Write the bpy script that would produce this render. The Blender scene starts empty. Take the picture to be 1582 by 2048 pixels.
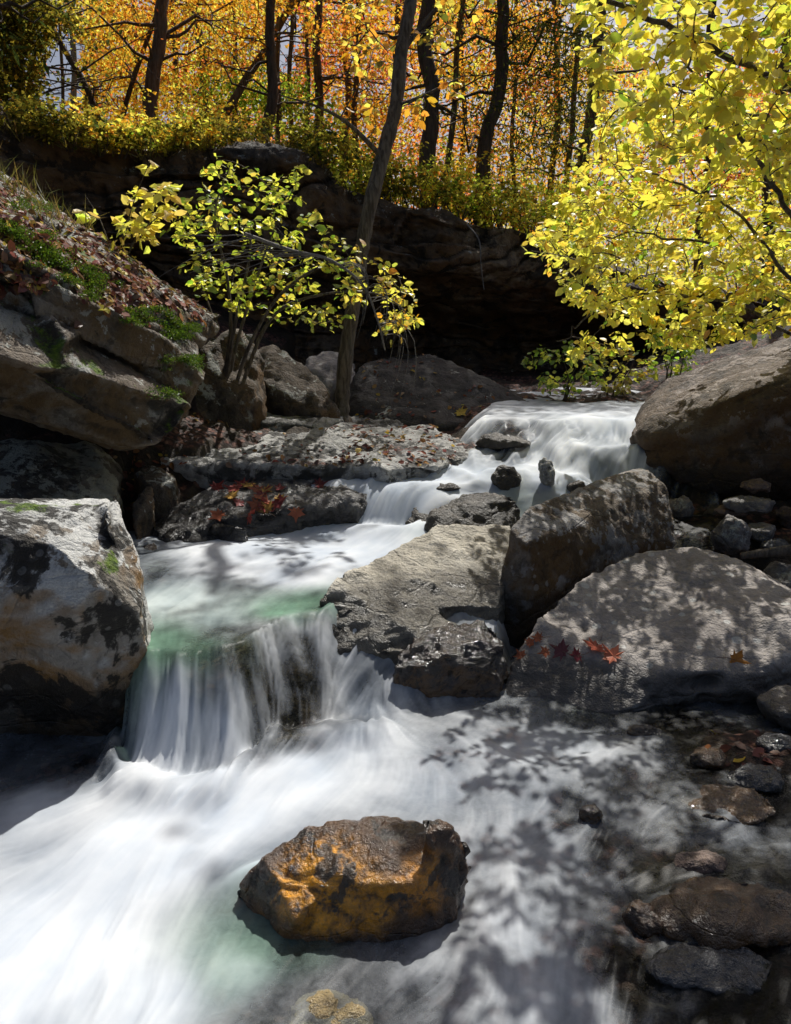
import bpy, bmesh, math, random
import numpy as np
from mathutils import Vector

rng = np.random.default_rng(11)
random.seed(11)
scene = bpy.context.scene
COL = scene.collection

# ------------------------------------------------------------------ camera
CAM_H, F, TH = 1.5, 1607.0, math.radians(13.1)
CT, ST = math.cos(TH), math.sin(TH)
cd = bpy.data.cameras.new('camera')
cam = bpy.data.objects.new('camera', cd)
COL.objects.link(cam)
cam.location = (0, 0, CAM_H)
cam.rotation_euler = (math.pi / 2 - TH, 0, 0)
cd.sensor_fit = 'VERTICAL'
cd.sensor_height = 36
cd.lens = 36 * F / 2048
cd.clip_start = 0.05
cd.clip_end = 2000
scene.camera = cam


def P(u, v, Y):
    "world point seen at photo position (u, v) at forward distance Y"
    x, w = (u - 791) / F, (1024 - v) / F
    k = Y / (CT + w * ST)
    return np.array((x * k, Y, CAM_H + k * (w * CT - ST)))


def W(u, v, z):
    "world point seen at photo position (u, v) at height z"
    x, w = (u - 791) / F, (1024 - v) / F
    k = (z - CAM_H) / (w * CT - ST)
    return np.array((x * k, k * (CT + w * ST), z))


# ------------------------------------------------------------------ noise
_perm = np.random.default_rng(3).permutation(256)
_perm = np.concatenate([_perm, _perm, _perm])
_grad = np.random.default_rng(5).normal(size=(256, 3))
_grad /= np.linalg.norm(_grad, axis=1)[:, None]


def perlin(p):
    p = np.asarray(p, float)
    i = np.floor(p).astype(int)
    f = p - i
    i &= 255
    w = f * f * f * (f * (f * 6 - 15) + 10)
    r = 0
    for a in (0, 1):
        wa = w[:, 0] if a else 1 - w[:, 0]
        for b in (0, 1):
            wb = w[:, 1] if b else 1 - w[:, 1]
            for c in (0, 1):
                wc = w[:, 2] if c else 1 - w[:, 2]
                h = _perm[_perm[_perm[(i[:, 0] + a) & 255] + ((i[:, 1] + b) & 255)] + ((i[:, 2] + c) & 255)]
                g = _grad[h]
                r = r + wa * wb * wc * (g[:, 0] * (f[:, 0] - a) + g[:, 1] * (f[:, 1] - b) + g[:, 2] * (f[:, 2] - c))
    return r * 1.5


def fbm(p, o=4, lac=2.03, gain=0.5):
    r, a = 0, 1.0
    for k in range(o):
        r = r + a * perlin(p + 17.3 * k)
        p = p * lac
        a *= gain
    return r


def ridged(p, o=3):
    r, a = 0, 1.0
    for k in range(o):
        r = r + a * (1 - np.abs(perlin(p + 9.1 * k)) * 2)
        p = p * 2.1
        a *= 0.5
    return r


def sm(a, b, x):
    t = np.clip((x - a) / (b - a), 0, 1)
    return t * t * (3 - 2 * t)


# ------------------------------------------------------------------ objects
def tag(o, label=None, cat=None, group=None, kind=None):
    if label: o['label'] = label
    if cat: o['category'] = cat
    if group: o['group'] = group
    if kind: o['kind'] = kind
    return o


def empty(name, loc):
    o = bpy.data.objects.new(name, None)
    o.location = loc
    o.empty_display_size = 0.1
    COL.objects.link(o)
    return o


def mesh_obj(name, V, faces, mat, parent=None, loc=None, smooth=True, attrs=None):
    """faces: list of int arrays, each (n, k).  V in world space unless parent/loc shift is given"""
    V = np.asarray(V, np.float32)
    me = bpy.data.meshes.new(name)
    me.vertices.add(len(V))
    off = np.zeros(3)
    if parent is not None:
        off = np.array(parent.location)
    elif loc is not None:
        off = np.array(loc)
    me.vertices.foreach_set('co', (V - off).astype(np.float32).ravel())
    faces = [np.asarray(f, np.int32) for f in faces if len(f)]
    nl = sum(f.size for f in faces)
    me.loops.add(nl)
    me.loops.foreach_set('vertex_index', np.concatenate([f.ravel() for f in faces]))
    tot = np.concatenate([np.full(len(f), f.shape[1], np.int32) for f in faces])
    me.polygons.add(len(tot))
    st = np.concatenate([[0], np.cumsum(tot)[:-1]]).astype(np.int32)
    me.polygons.foreach_set('loop_start', st)
    me.polygons.foreach_set('loop_total', tot)
    me.update(calc_edges=True)
    me.polygons.foreach_set('use_smooth', np.full(len(tot), smooth))
    for k, a in (attrs or {}).items():
        a = np.asarray(a, np.float32)
        if a.ndim == 2:
            at = me.attributes.new(k, 'FLOAT_COLOR', 'POINT')
            if a.shape[1] == 3:
                a = np.concatenate([a, np.ones((len(a), 1), np.float32)], 1)
            at.data.foreach_set('color', a.ravel())
        else:
            at = me.attributes.new(k, 'FLOAT', 'POINT')
            at.data.foreach_set('value', a)
    me.materials.append(mat)
    o = bpy.data.objects.new(name, me)
    COL.objects.link(o)
    if parent is not None:
        o.parent = parent
    elif loc is not None:
        o.location = loc
    return o


def grid_faces(ni, nj):
    a = np.arange(ni * nj).reshape(ni, nj)
    return np.stack([a[:-1, :-1], a[:-1, 1:], a[1:, 1:], a[1:, :-1]], -1).reshape(-1, 4)


# ------------------------------------------------------------------ node helpers
class NT:
    def __init__(s, name):
        s.m = bpy.data.materials.new(name)
        s.m.use_nodes = True
        s.t = s.m.node_tree
        s.t.nodes.clear()
        s.out = s.t.nodes.new('ShaderNodeOutputMaterial')

    def set(s, sock, v):
        if isinstance(v, bpy.types.NodeSocket):
            s.t.links.new(v, sock)
        elif isinstance(v, (tuple, list)) and len(v) == 3 and sock.type == 'RGBA':
            sock.default_value = (*v, 1)
        else:
            sock.default_value = v

    def n(s, typ, props=None, **ins):
        nd = s.t.nodes.new('ShaderNode' + typ)
        for k, v in (props or {}).items():
            setattr(nd, k, v)
        for k, v in ins.items():
            s.set(nd.inputs[k.replace('_', ' ')], v)
        return nd

    def math(s, op, a, b=0.0, c=None, clamp=False):
        nd = s.t.nodes.new('ShaderNodeMath')
        nd.operation = op
        nd.use_clamp = clamp
        s.set(nd.inputs[0], a)
        s.set(nd.inputs[1], b)
        if c is not None: s.set(nd.inputs[2], c)
        return nd.outputs[0]

    def mr(s, v, a, b, c=0.0, d=1.0, smooth=True):
        nd = s.t.nodes.new('ShaderNodeMapRange')
        nd.interpolation_type = 'SMOOTHSTEP' if smooth else 'LINEAR'
        for k, x in enumerate((v, a, b, c, d)):
            s.set(nd.inputs[k], x)
        return nd.outputs[0]

    def mix(s, f, a, b, mode='MIX'):
        nd = s.t.nodes.new('ShaderNodeMix')
        nd.data_type = 'RGBA'
        nd.blend_type = mode
        s.set(nd.inputs[0], f)
        s.set(nd.inputs[6], a)
        s.set(nd.inputs[7], b)
        return nd.outputs[2]

    def noise(s, vec, scale, detail=4.0, rough=0.5, dist=0.0):
        nd = s.n('TexNoise', Vector=vec, Scale=scale, Detail=detail, Roughness=rough, Distortion=dist)
        return nd.outputs['Fac']

    def attr(s, name, out='Fac'):
        nd = s.t.nodes.new('ShaderNodeAttribute')
        nd.attribute_name = name
        return nd.outputs[out]

    def done(s, sh):
        s.t.links.new(sh, s.out.inputs['Surface'])
        return s.m


def rock_mat(name, c1, c2, dark=0.4, lichen=0.0, lcol=(0.5, 0.52, 0.48), lscale=5.0, moss=0.0, wet_z=None, wet_h=0.12,
             gloss=0.0, warm=0.0, wcol=(0.32, 0.17, 0.05), strata=0.0, sdir=(0.2, 0.1, 1), seed=0.0, bump=1.0, sc=1.0, wthr=.38, patches=(),
             spots=0.0, litter=0.0, dthr=.53):
    t = NT(name)
    tc = t.n('TexCoord').outputs['Object']
    mp = t.n('Mapping', Vector=tc, Location=(seed * 3.1, seed * 1.7, seed * 2.3)).outputs[0]
    geo = t.n('NewGeometry')
    nz = t.n('SeparateXYZ', Vector=geo.outputs['Normal']).outputs[2]
    pz = t.n('SeparateXYZ', Vector=geo.outputs['Position']).outputs[2]
    n1 = t.noise(mp, 2.2 * sc, 5, 0.62, 0.3)
    n2 = t.noise(mp, 9 * sc, 6, 0.68)
    n3 = t.noise(mp, 45 * sc, 4, 0.65)
    n4 = t.noise(mp, 150 * sc, 2, 0.6)
    col = t.mix(t.mr(n1, 0.35, 0.65), c1, c2)
    col = t.mix(t.mr(n2, 0.35, 0.7, 0.0, 0.55), col, tuple(0.55 * c for c in c1))
    col = t.mix(t.mr(n3, 0.45, 0.75, 0.0, 0.35), col, tuple(min(1, 1.5 * c) for c in c2))
    if strata:
        dn = t.n('VectorMath', {'operation': 'DOT_PRODUCT'}, ).outputs['Value']
        nd = dn.node
        t.set(nd.inputs[0], mp)
        nd.inputs[1].default_value = sdir
        h = t.math('ADD', t.math('MULTIPLY', dn, 9.0 * sc), t.math('MULTIPLY', n1, 2.5))
        cv = t.n('CombineXYZ', X=t.math('MULTIPLY', n2, 0.6), Y=0.0, Z=h).outputs[0]
        sn = t.noise(cv, 1.7, 5, 0.7)
        col = t.mix(t.mr(sn, 0.45, 0.62, 0.0, strata), col, tuple(0.38 * c for c in c1))
    if warm:
        nw = t.noise(mp, 3.1 * sc, 5, 0.6, 0.5)
        low = t.mr(nz, 0.75, -0.1)
        col = t.mix(t.math('MULTIPLY', t.mr(nw, wthr, wthr + .14), t.math('MULTIPLY', t.math('ADD', low, 0.25), warm, clamp=True)), col,
                    t.mix(n2, wcol, tuple(0.5 * c for c in wcol)))
    for (px, py, pz_, pr, pc) in patches:      # local mineral stains; on the cliff, painted sunlight
        dv = t.n('VectorMath', {'operation': 'DISTANCE'}).outputs['Value']
        t.set(dv.node.inputs[0], geo.outputs['Position'])
        dv.node.inputs[1].default_value = (px, py, pz_)
        pf = t.mr(t.math('ADD', dv, t.math('MULTIPLY', t.math('SUBTRACT', n1, 0.5), pr * 1.6)), pr * 1.1, pr * .45)
        pf = t.math('MULTIPLY', pf, t.mr(n2, 0.66, 0.42))
        col = t.mix(pf, col, t.mix(t.mr(n3, .35, .7), pc, tuple(.6 * c for c in pc)))
    if lichen:
        la = t.noise(mp, lscale, 6, 0.68, 0.2)
        lb = t.noise(mp, lscale * 6, 4, 0.65)
        th = t.math('SUBTRACT', 0.62 - 0.18 * lichen, t.math('MULTIPLY', t.mr(nz, 0.5, 0.95), 0.07 * lichen))  # more pale lichen on upward faces, painting sunlit tops into the colour
        lf = t.mr(t.math('ADD', t.math('MULTIPLY', la, 0.75), t.math('MULTIPLY', lb, 0.25)), th, t.math('ADD', th, 0.025))
        lf = t.math('MULTIPLY', lf, t.mr(nz, -0.15, 0.25, 0.12, 1.0))
        lc = t.mix(t.mr(n1, 0.3, 0.7), lcol, tuple(0.62 * c for c in lcol))
        lc = t.mix(t.mr(n4, 0.4, 0.75, 0, 0.5), lc, tuple(0.35 * c for c in lcol))
        col = t.mix(t.math('MULTIPLY', lf, 0.9), col, lc)
    if dark:
        nd_ = t.noise(mp, 4.3 * sc, 6, 0.66, 0.4)
        col = t.mix(t.mr(nd_, dthr, dthr + 0.05, 0.0, dark), col, (0.018, 0.016, 0.013))
    if spots:
        vo = t.n('TexVoronoi', Vector=mp, Scale=16.0 * sc)
        rnd = t.n('SeparateXYZ', Vector=vo.outputs['Color']).outputs[0]
        rad = t.math('MULTIPLY', rnd, 0.33)
        sf = t.mr(t.math('ADD', vo.outputs['Distance'], t.math('MULTIPLY', n3, 0.12)), rad, t.math('ADD', rad, 0.06), 1.0, 0.0)
        sf = t.math('MULTIPLY', sf, t.mr(rnd, 0.62, 0.7))
        col = t.mix(t.math('MULTIPLY', sf, spots), col, (0.55, 0.55, 0.52))
    pt = geo.outputs['Pointiness']  # curvature paints shade into hollows and lightens raised edges
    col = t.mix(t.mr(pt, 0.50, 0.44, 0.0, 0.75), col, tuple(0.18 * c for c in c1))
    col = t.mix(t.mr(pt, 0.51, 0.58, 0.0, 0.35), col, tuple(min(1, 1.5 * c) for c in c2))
    rough = t.math('ADD', 0.62, t.math('MULTIPLY', n3, 0.3))
    if moss:
        ms = t.noise(mp, 3.4, 7, 0.68)
        mf = t.math('MULTIPLY', t.mr(ms, 0.60 - 0.14 * moss, 0.66 - 0.14 * moss), t.mr(nz, 0.15, 0.55))
        mc = t.mix(t.mr(n3, 0.3, 0.7), (0.035, 0.075, 0.006), (0.13, 0.2, 0.015))
        col = t.mix(mf, col, mc)
    if litter:
        vo = t.n('TexVoronoi', Vector=t.n('Mapping', Vector=mp, Scale=(1, 1, 0.5)).outputs[0], Scale=24.0)
        lcx = t.n('SeparateXYZ', Vector=vo.outputs['Color']).outputs
        lc = t.mix(lcx[0], (0.13, 0.045, 0.03), (0.26, 0.13, 0.09))
        lc = t.mix(t.mr(vo.outputs['Distance'], 0.25, 0.6), lc, (0.03, 0.015, 0.012))
        ln = t.noise(mp, 1.6, 5, 0.6)
        col = t.mix(t.math('MULTIPLY', t.mr(ln, 0.58 - 0.25 * litter, 0.68 - 0.25 * litter), t.mr(nz, 0.72, 0.88)), col, lc)
    if gloss:
        rough = t.math('MULTIPLY', rough, 1 - gloss * 0.74)
    if wet_z is not None:
        wn = t.math('ADD', pz, t.math('MULTIPLY', t.math('SUBTRACT', n2, 0.5), wet_h * 1.2))
        wf = t.mr(wn, wet_z + wet_h, wet_z + wet_h * 0.4, 0.0, 1.0)
        col = t.mix(wf, col, t.mix(0.68, col, (0.012, 0.010, 0.008)))
        rough = t.math('MULTIPLY', rough, t.math('SUBTRACT', 1.0, t.math('MULTIPLY', wf, 0.5)))
    vc = t.n('TexVoronoi', {'feature': 'DISTANCE_TO_EDGE'}, Vector=t.n('Mapping', Vector=t.mix(0.12, mp, t.n('TexNoise', Vector=mp, Scale=3.0).outputs['Color']), Scale=(1, 1, 1.8)).outputs[0], Scale=3.2 * sc).outputs['Distance']
    crack = t.mr(vc, 0.0, 0.03)
    hgt = t.math('ADD', t.math('MULTIPLY', n2, 0.5), t.math('MULTIPLY', n3, 0.22))
    hgt = t.math('ADD', hgt, t.math('MULTIPLY', n4, 0.07))
    hgt = t.math('ADD', hgt, t.math('MULTIPLY', crack, 0.06))
    if strata:
        hgt = t.math('ADD', hgt, t.math('MULTIPLY', sn, 0.6 * strata))
    bp = t.n('Bump', Strength=1.0 * bump, Distance=0.075 / sc, Height=hgt).outputs[0]
    b = t.n('BsdfPrincipled', Base_Color=col, Roughness=rough, Normal=bp)
    b.inputs['Specular IOR Level'].default_value = 0.35 + 0.3 * gloss
    if gloss > 0.5:
        b.inputs['Coat Weight'].default_value = 0.5 * gloss
        b.inputs['Coat Roughness'].default_value = 0.07
        t.set(b.inputs['Coat Normal'], bp)
    return t.done(b.outputs[0])


def leaf_mat(name, trans=0.5, gloss=0.12):
    t = NT(name)
    c = t.attr('tint', 'Color')
    geo = t.n('NewGeometry')
    d = t.n('BsdfDiffuse', Color=c).outputs[0]
    tr = t.n('BsdfTranslucent', Color=t.mix(0.85, c, t.mix(1.0, c, (1.0, 0.95, 0.6), 'MULTIPLY'))).outputs[0]
    m = t.n('MixShader', Fac=trans)
    t.set(m.inputs[1], d); t.set(m.inputs[2], tr)
    if gloss:
        g = t.n('BsdfGlossy', Color=(1, 1, 1), Roughness=0.38).outputs[0]
        m2 = t.n('MixShader', Fac=gloss * 0.5)
        t.set(m2.inputs[1], m.outputs[0]); t.set(m2.inputs[2], g)
        m = m2
    return t.done(m.outputs[0])


def bark_mat(name, c1, c2, moss=0.0):
    t = NT(name)
    tc = t.n('TexCoord').outputs['Object']
    mp = t.n('Mapping', Vector=tc, Scale=(1, 1, 0.16)).outputs[0]
    a = t.noise(mp, 38, 6, 0.65, 0.6)
    b_ = t.noise(tc, 5, 6, 0.6)
    col = t.mix(t.mr(a, 0.35, 0.65), c1, c2)
    col = t.mix(t.mr(b_, 0.5, 0.7, 0, 0.5), col, (0.11, 0.11, 0.10))
    bp = t.n('Bump', Strength=0.9, Distance=0.03, Height=a).outputs[0]
    b = t.n('BsdfPrincipled', Base_Color=col, Roughness=0.9, Normal=bp)
    return t.done(b.outputs[0])

# ------------------------------------------------------------------ stream surface
FX = [-4, -1.4, -1.10, -1.0, -.92, -.80, -.70, -.566, -.462, -.197, .05, .46, .62, 4]
FY = [3.3, 3.2, 3.05, 2.66, 2.53, 2.47, 2.46, 2.52, 2.78, 2.86, 2.90, 3.05, 4.05, 4.05]
LX = [-4, -1.10, -1.0, -.90, -.6, -.318, -.22, 0, .4, .62, 4]
LY = [3.5, 3.3, 2.86, 2.75, 2.90, 3.26, 3.46, 3.58, 3.85, 4.35, 4.35]


def zw(x, y):
    x = np.asarray(x, float); y = np.asarray(y, float)
    wob = .035 * np.sin(x * 13.0 + 1.0) + .025 * np.sin(x * 29.0 + 2.0)
    f1, l1 = np.interp(x, FX, FY), np.interp(x, LX, LY) + wob
    t = np.clip((y - f1) / np.maximum(l1 - f1, .12), 0, 1)
    z = .32 * (.35 * (1 - (1 - t) ** 2.0) + .65 * t * t * (3 - 2 * t))
    z = z + .045 * np.exp(-((y - f1 + .10) / .10) ** 2) * sm(.15, -.1, x)
    z = z + .05 * np.clip((y - 2.9) / 1.6, 0, 1) * t
    l2 = 4.74 + .12 * np.abs(x)
    t = np.clip((y - (l2 - .26)) / .26, 0, 1)
    z = z + .20 * (1 - (1 - t) ** 2) * (1 - sm(1.1, 1.4, x) * sm(5.2, 4.9, y))
    z = z + .03 * np.exp(-((y - l2 + .34) / .12) ** 2)
    z = z + .04 * np.clip((y - 4.7) / .4, 0, 1)
    f3 = 5.0 - .08 * (x - .6) + .07 * np.sin(x * 9.0) + .05 * np.sin(x * 21.0 + 1) + .025 * np.sin(x * 47.0)
    t = np.clip((y - f3) / (.16 + .34 * np.clip((1.5 - x) / .8, 0, 1)), 0, 1)
    lf = sm(.25, .65, x - .12 * (y - 5.3))
    z = z + .13 * t * t * (3 - 2 * t) * lf
    t = np.clip((y - f3 - .30 - .06 * np.sin(x * 15.0)) / .42, 0, 1)
    z = z + .11 * (.5 * t + .5 * t * t * (3 - 2 * t)) * lf
    z = z + .03 * np.exp(-((y - f3 + .06) / .1) ** 2)
    return z


_Ys = np.linspace(.9, 9.5, 1500)


def hit(u, v):
    "where the ray through the photo position meets the stream surface"
    x, w = (u - 791) / F, (1024 - v) / F
    k = _Ys / (CT + w * ST)
    X, Z = x * k, CAM_H + k * (w * CT - ST)
    b = np.nonzero(Z <= zw(X, _Ys))[0]
    i = b[0] if len(b) else len(_Ys) - 1
    return np.array((X[i], _Ys[i], Z[i]))


def voxel_union(hulls, vox):
    bm = bmesh.new()
    for h in hulls:
        vs = [bm.verts.new(tuple(p)) for p in h]
        r = bmesh.ops.convex_hull(bm, input=vs)
        junk = [g for g in set(r['geom_interior']) | set(r['geom_unused']) if isinstance(g, bmesh.types.BMVert)]
        bmesh.ops.delete(bm, geom=junk, context='VERTS')
    bmesh.ops.recalc_face_normals(bm, faces=bm.faces)
    me = bpy.data.meshes.new('hull')
    bm.to_mesh(me)
    bm.free()
    o = bpy.data.objects.new('hull', me)
    COL.objects.link(o)
    md = o.modifiers.new('r', 'REMESH')
    md.mode = 'VOXEL'
    md.voxel_size = vox
    dg = bpy.context.evaluated_depsgraph_get()
    m2 = o.evaluated_get(dg).to_mesh()
    V = np.empty(len(m2.vertices) * 3, np.float32)
    m2.vertices.foreach_get('co', V)
    V = V.reshape(-1, 3).astype(float)
    Fq = np.empty(len(m2.loops), np.int32)
    m2.loops.foreach_get('vertex_index', Fq)
    tot = np.empty(len(m2.polygons), np.int32)
    m2.polygons.foreach_get('loop_total', tot)
    E = np.empty(len(m2.edges) * 2, np.int32)
    m2.edges.foreach_get('vertices', E)
    o.evaluated_get(dg).to_mesh_clear()
    bpy.data.objects.remove(o)
    bpy.data.meshes.remove(me)
    assert (tot == 4).all()
    return V, Fq.reshape(-1, 4), E.reshape(-1, 2)


def laplace(V, E, it, k=0.5):
    deg = np.bincount(E.ravel(), minlength=len(V))[:, None]
    for _ in range(it):
        S = np.zeros_like(V)
        for c in range(3):
            S[:, c] = np.bincount(E[:, 0], V[E[:, 1], c], len(V)) + np.bincount(E[:, 1], V[E[:, 0], c], len(V))
        V = V + k * (S / np.maximum(deg, 1) - V)
    return V


def vnormals(V, Q):
    n = np.cross(V[Q[:, 2]] - V[Q[:, 0]], V[Q[:, 3]] - V[Q[:, 1]])
    N = np.zeros_like(V)
    for k in range(4):
        for c in range(3):
            N[:, c] += np.bincount(Q[:, k], n[:, c], len(V))
    return N / np.maximum(np.linalg.norm(N, axis=1), 1e-9)[:, None]


def rock(name, label, hulls, vox, mat, seed=0, smooth=3, chis=14, cdep=.05, strata=None, amp=.03, fine=.008, group=None,
         cat='rock', ridge=0.0, rs=1.0, facets=34, fs=.8):
    """union of convex blocks, chipped by planes, weathered along bedding, roughened"""
    r = np.random.default_rng(100 + seed)
    V, Q, E = voxel_union(hulls, vox)
    size = (V.max(0) - V.min(0)).max()
    V = laplace(V, E, smooth)
    for _ in range(chis):                       # chips: flatten what sticks out past a plane
        n = r.normal(size=3)
        n /= np.linalg.norm(n)
        d = V @ n
        top = np.quantile(d, 1 - r.uniform(.004, .03))
        top = max(top, d.max() - cdep * size)
        V -= n * np.clip(d - top, 0, None)[:, None] * .92
    V = laplace(V, E, 1)
    N = vnormals(V, Q)
    off = r.uniform(0, 60, 3)
    if facets:                                  # broken planes: pull patches onto their mean planes
        sd = r.choice(len(V), min(facets, len(V)), replace=False)
        Vw = V + N * 0 + .05 * size * np.stack([perlin(V / size * 4 + off + 7 * k) for k in range(3)], 1)
        d2 = ((Vw[:, None] - Vw[sd][None]) ** 2 + 0).sum(2) + (1 - N @ N[sd].T) * (.35 * size) ** 2
        tau = (size / math.sqrt(facets) * .22) ** 2
        w = np.exp(-(d2 - d2.min(1)[:, None]) / tau)
        w /= w.sum(1)[:, None]
        hard = d2.argmin(1)
        c = np.stack([np.bincount(hard, V[:, k], len(sd)) for k in range(3)], 1) / np.maximum(np.bincount(hard, minlength=len(sd)), 1)[:, None]
        nn = np.stack([np.bincount(hard, N[:, k], len(sd)) for k in range(3)], 1)
        nn /= np.maximum(np.linalg.norm(nn, axis=1), 1e-9)[:, None]
        mv = np.einsum('nk,nk->n', w, (c * nn).sum(1)[None] - V @ nn.T)[:, None] * (w @ nn)
        lim = .06 * size
        V = V + fs * mv * np.minimum(1, lim / np.maximum(np.linalg.norm(mv, axis=1), 1e-9))[:, None]
        V = laplace(V, E, 1, .4)
        N = vnormals(V, Q)
    if strata is not None:
        b, thick, a = strata
        b = np.array(b, float); b /= np.linalg.norm(b)
        h = V @ b / thick + .9 * fbm(V / size * 2.2 * rs + off, 3)
        lay = np.floor(h)
        fr = h - lay
        ra = (np.sin(lay * 12.9898 + seed) * 43758.5453) % 1
        prof = (ra - .5) * 2 * sm(0, .12, fr) * sm(1, .88, fr) - .5 * np.exp(-(np.minimum(fr, 1 - fr) / .07) ** 2)
        V = V + N * (prof * a * (1 - np.abs(N @ b)) ** .5)[:, None]
        V = laplace(V, E, 1, .35)
        N = vnormals(V, Q)
    q = V / (size * .28) * rs
    dsp = amp * fbm(q + off, 4)
    # facets: terraces of a slow field give broken planes
    f = fbm(q * .9 + off + 5, 2) * 3
    fl = np.floor(f)
    dsp += amp * .5 * (fl + sm(.35, .65, f - fl) - f)
    dsp += fine * fbm(V / .05 + off, 3)
    dsp += fine * .45 * perlin(V / .014 + off)
    if ridge:
        dsp -= ridge * np.clip(ridged(q * 1.3 + off + 9, 3) - 1.15, 0, None)
    V = laplace(V + N * dsp[:, None], E, 1, .22)
    base = (V[:, 0].mean(), V[:, 1].mean(), V[:, 2].min())
    o = mesh_obj(name, V, [Q], mat, loc=base)
    return tag(o, label, cat, group)


def block(top, z, grow=1.0, dz=None):
    "points plus their copies on the level z (spread by grow about their centre)"
    top = [np.array(p) for p in top]
    c = np.mean(top, 0)
    low = [np.array((c[0] + (p[0] - c[0]) * grow, c[1] + (p[1] - c[1]) * grow, z)) for p in top]
    return top + low


def lump(u, v, Y, sx, sy, sz, seed, n=26, pw=1.0):
    "points of a rounded stone: centre by photo position, half sizes in metres"
    r = np.random.default_rng(seed)
    d = r.normal(size=(n, 3))
    d /= np.linalg.norm(d, axis=1)[:, None]
    return list(P(u, v, Y) + d * np.array((sx, sy, sz)) * r.uniform(.85, 1.05, (n, 1)))


def pts(*a):
    return [P(*q) for q in a]

# ------------------------------------------------------------------ rocks
G = (.17, .155, .135)
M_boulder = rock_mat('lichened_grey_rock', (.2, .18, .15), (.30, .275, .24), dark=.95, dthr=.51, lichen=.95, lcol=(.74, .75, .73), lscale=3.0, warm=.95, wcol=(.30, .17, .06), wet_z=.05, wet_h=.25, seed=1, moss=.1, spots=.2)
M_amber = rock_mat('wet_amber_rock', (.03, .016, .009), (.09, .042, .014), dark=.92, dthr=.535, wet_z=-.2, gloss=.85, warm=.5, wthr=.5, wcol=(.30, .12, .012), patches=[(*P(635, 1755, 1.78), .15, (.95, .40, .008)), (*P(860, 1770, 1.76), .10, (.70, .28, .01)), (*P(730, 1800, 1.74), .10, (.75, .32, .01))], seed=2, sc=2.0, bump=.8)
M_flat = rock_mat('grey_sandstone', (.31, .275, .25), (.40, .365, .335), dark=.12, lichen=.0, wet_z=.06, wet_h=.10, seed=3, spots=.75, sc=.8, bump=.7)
M_block = rock_mat('brown_sandstone', (.14, .105, .07), (.23, .20, .17), dark=.45, lichen=.55, lcol=(.40, .385, .37), lscale=4.5, warm=.9, wcol=(.17, .10, .04), seed=4, wet_z=.15, wet_h=.15, spots=.3)  # lichen here also paints the top face paler, as if lit
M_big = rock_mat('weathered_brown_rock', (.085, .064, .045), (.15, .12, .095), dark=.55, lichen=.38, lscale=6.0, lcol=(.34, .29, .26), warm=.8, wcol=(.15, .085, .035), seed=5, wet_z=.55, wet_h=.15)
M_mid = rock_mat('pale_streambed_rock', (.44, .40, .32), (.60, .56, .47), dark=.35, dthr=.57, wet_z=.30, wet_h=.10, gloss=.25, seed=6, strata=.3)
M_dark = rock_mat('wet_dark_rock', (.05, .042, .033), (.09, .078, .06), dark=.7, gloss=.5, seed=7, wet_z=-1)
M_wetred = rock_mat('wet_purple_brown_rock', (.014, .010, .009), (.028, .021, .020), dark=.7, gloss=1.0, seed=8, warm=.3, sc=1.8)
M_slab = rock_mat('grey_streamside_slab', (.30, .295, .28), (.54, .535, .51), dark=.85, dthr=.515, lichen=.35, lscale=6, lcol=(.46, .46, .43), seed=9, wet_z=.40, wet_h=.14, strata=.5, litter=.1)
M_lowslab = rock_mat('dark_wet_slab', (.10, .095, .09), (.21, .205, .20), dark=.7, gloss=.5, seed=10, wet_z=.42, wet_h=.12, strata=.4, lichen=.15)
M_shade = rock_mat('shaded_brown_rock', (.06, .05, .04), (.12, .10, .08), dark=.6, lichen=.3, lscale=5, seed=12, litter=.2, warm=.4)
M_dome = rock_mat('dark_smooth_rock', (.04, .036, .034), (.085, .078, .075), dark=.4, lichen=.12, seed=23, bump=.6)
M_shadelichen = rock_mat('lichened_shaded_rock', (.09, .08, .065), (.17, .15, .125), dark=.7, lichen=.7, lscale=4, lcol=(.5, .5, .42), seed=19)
M_cliff = rock_mat('cliff_rock', (.10, .07, .048), (.19, .145, .105), dark=.8, lichen=.15, warm=.6, wcol=(.24, .13, .05), seed=13, strata=.85, sdir=(.02, .05, 1), sc=.55, bump=1.0, patches=[(*P(1010, 515, 10), .7, (.36, .27, .17)), (*P(560, 400, 9.2), .5, (.30, .19, .09)), (*P(930, 590, 10.6), .5, (.30, .22, .14))])  # tan strata patches also paint sunlight on the ledges into the colour
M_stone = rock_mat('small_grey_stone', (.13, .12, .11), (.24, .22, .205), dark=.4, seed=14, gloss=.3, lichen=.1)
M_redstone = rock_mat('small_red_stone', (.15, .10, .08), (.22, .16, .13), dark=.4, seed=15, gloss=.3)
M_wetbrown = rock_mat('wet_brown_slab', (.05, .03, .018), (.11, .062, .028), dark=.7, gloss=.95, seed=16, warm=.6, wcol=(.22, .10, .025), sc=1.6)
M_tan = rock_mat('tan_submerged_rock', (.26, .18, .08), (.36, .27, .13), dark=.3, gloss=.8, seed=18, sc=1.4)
M_wetgrey = rock_mat('wet_slate_stone', (.04, .04, .042), (.085, .085, .09), dark=.5, gloss=.9, seed=17, sc=1.4)

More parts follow.
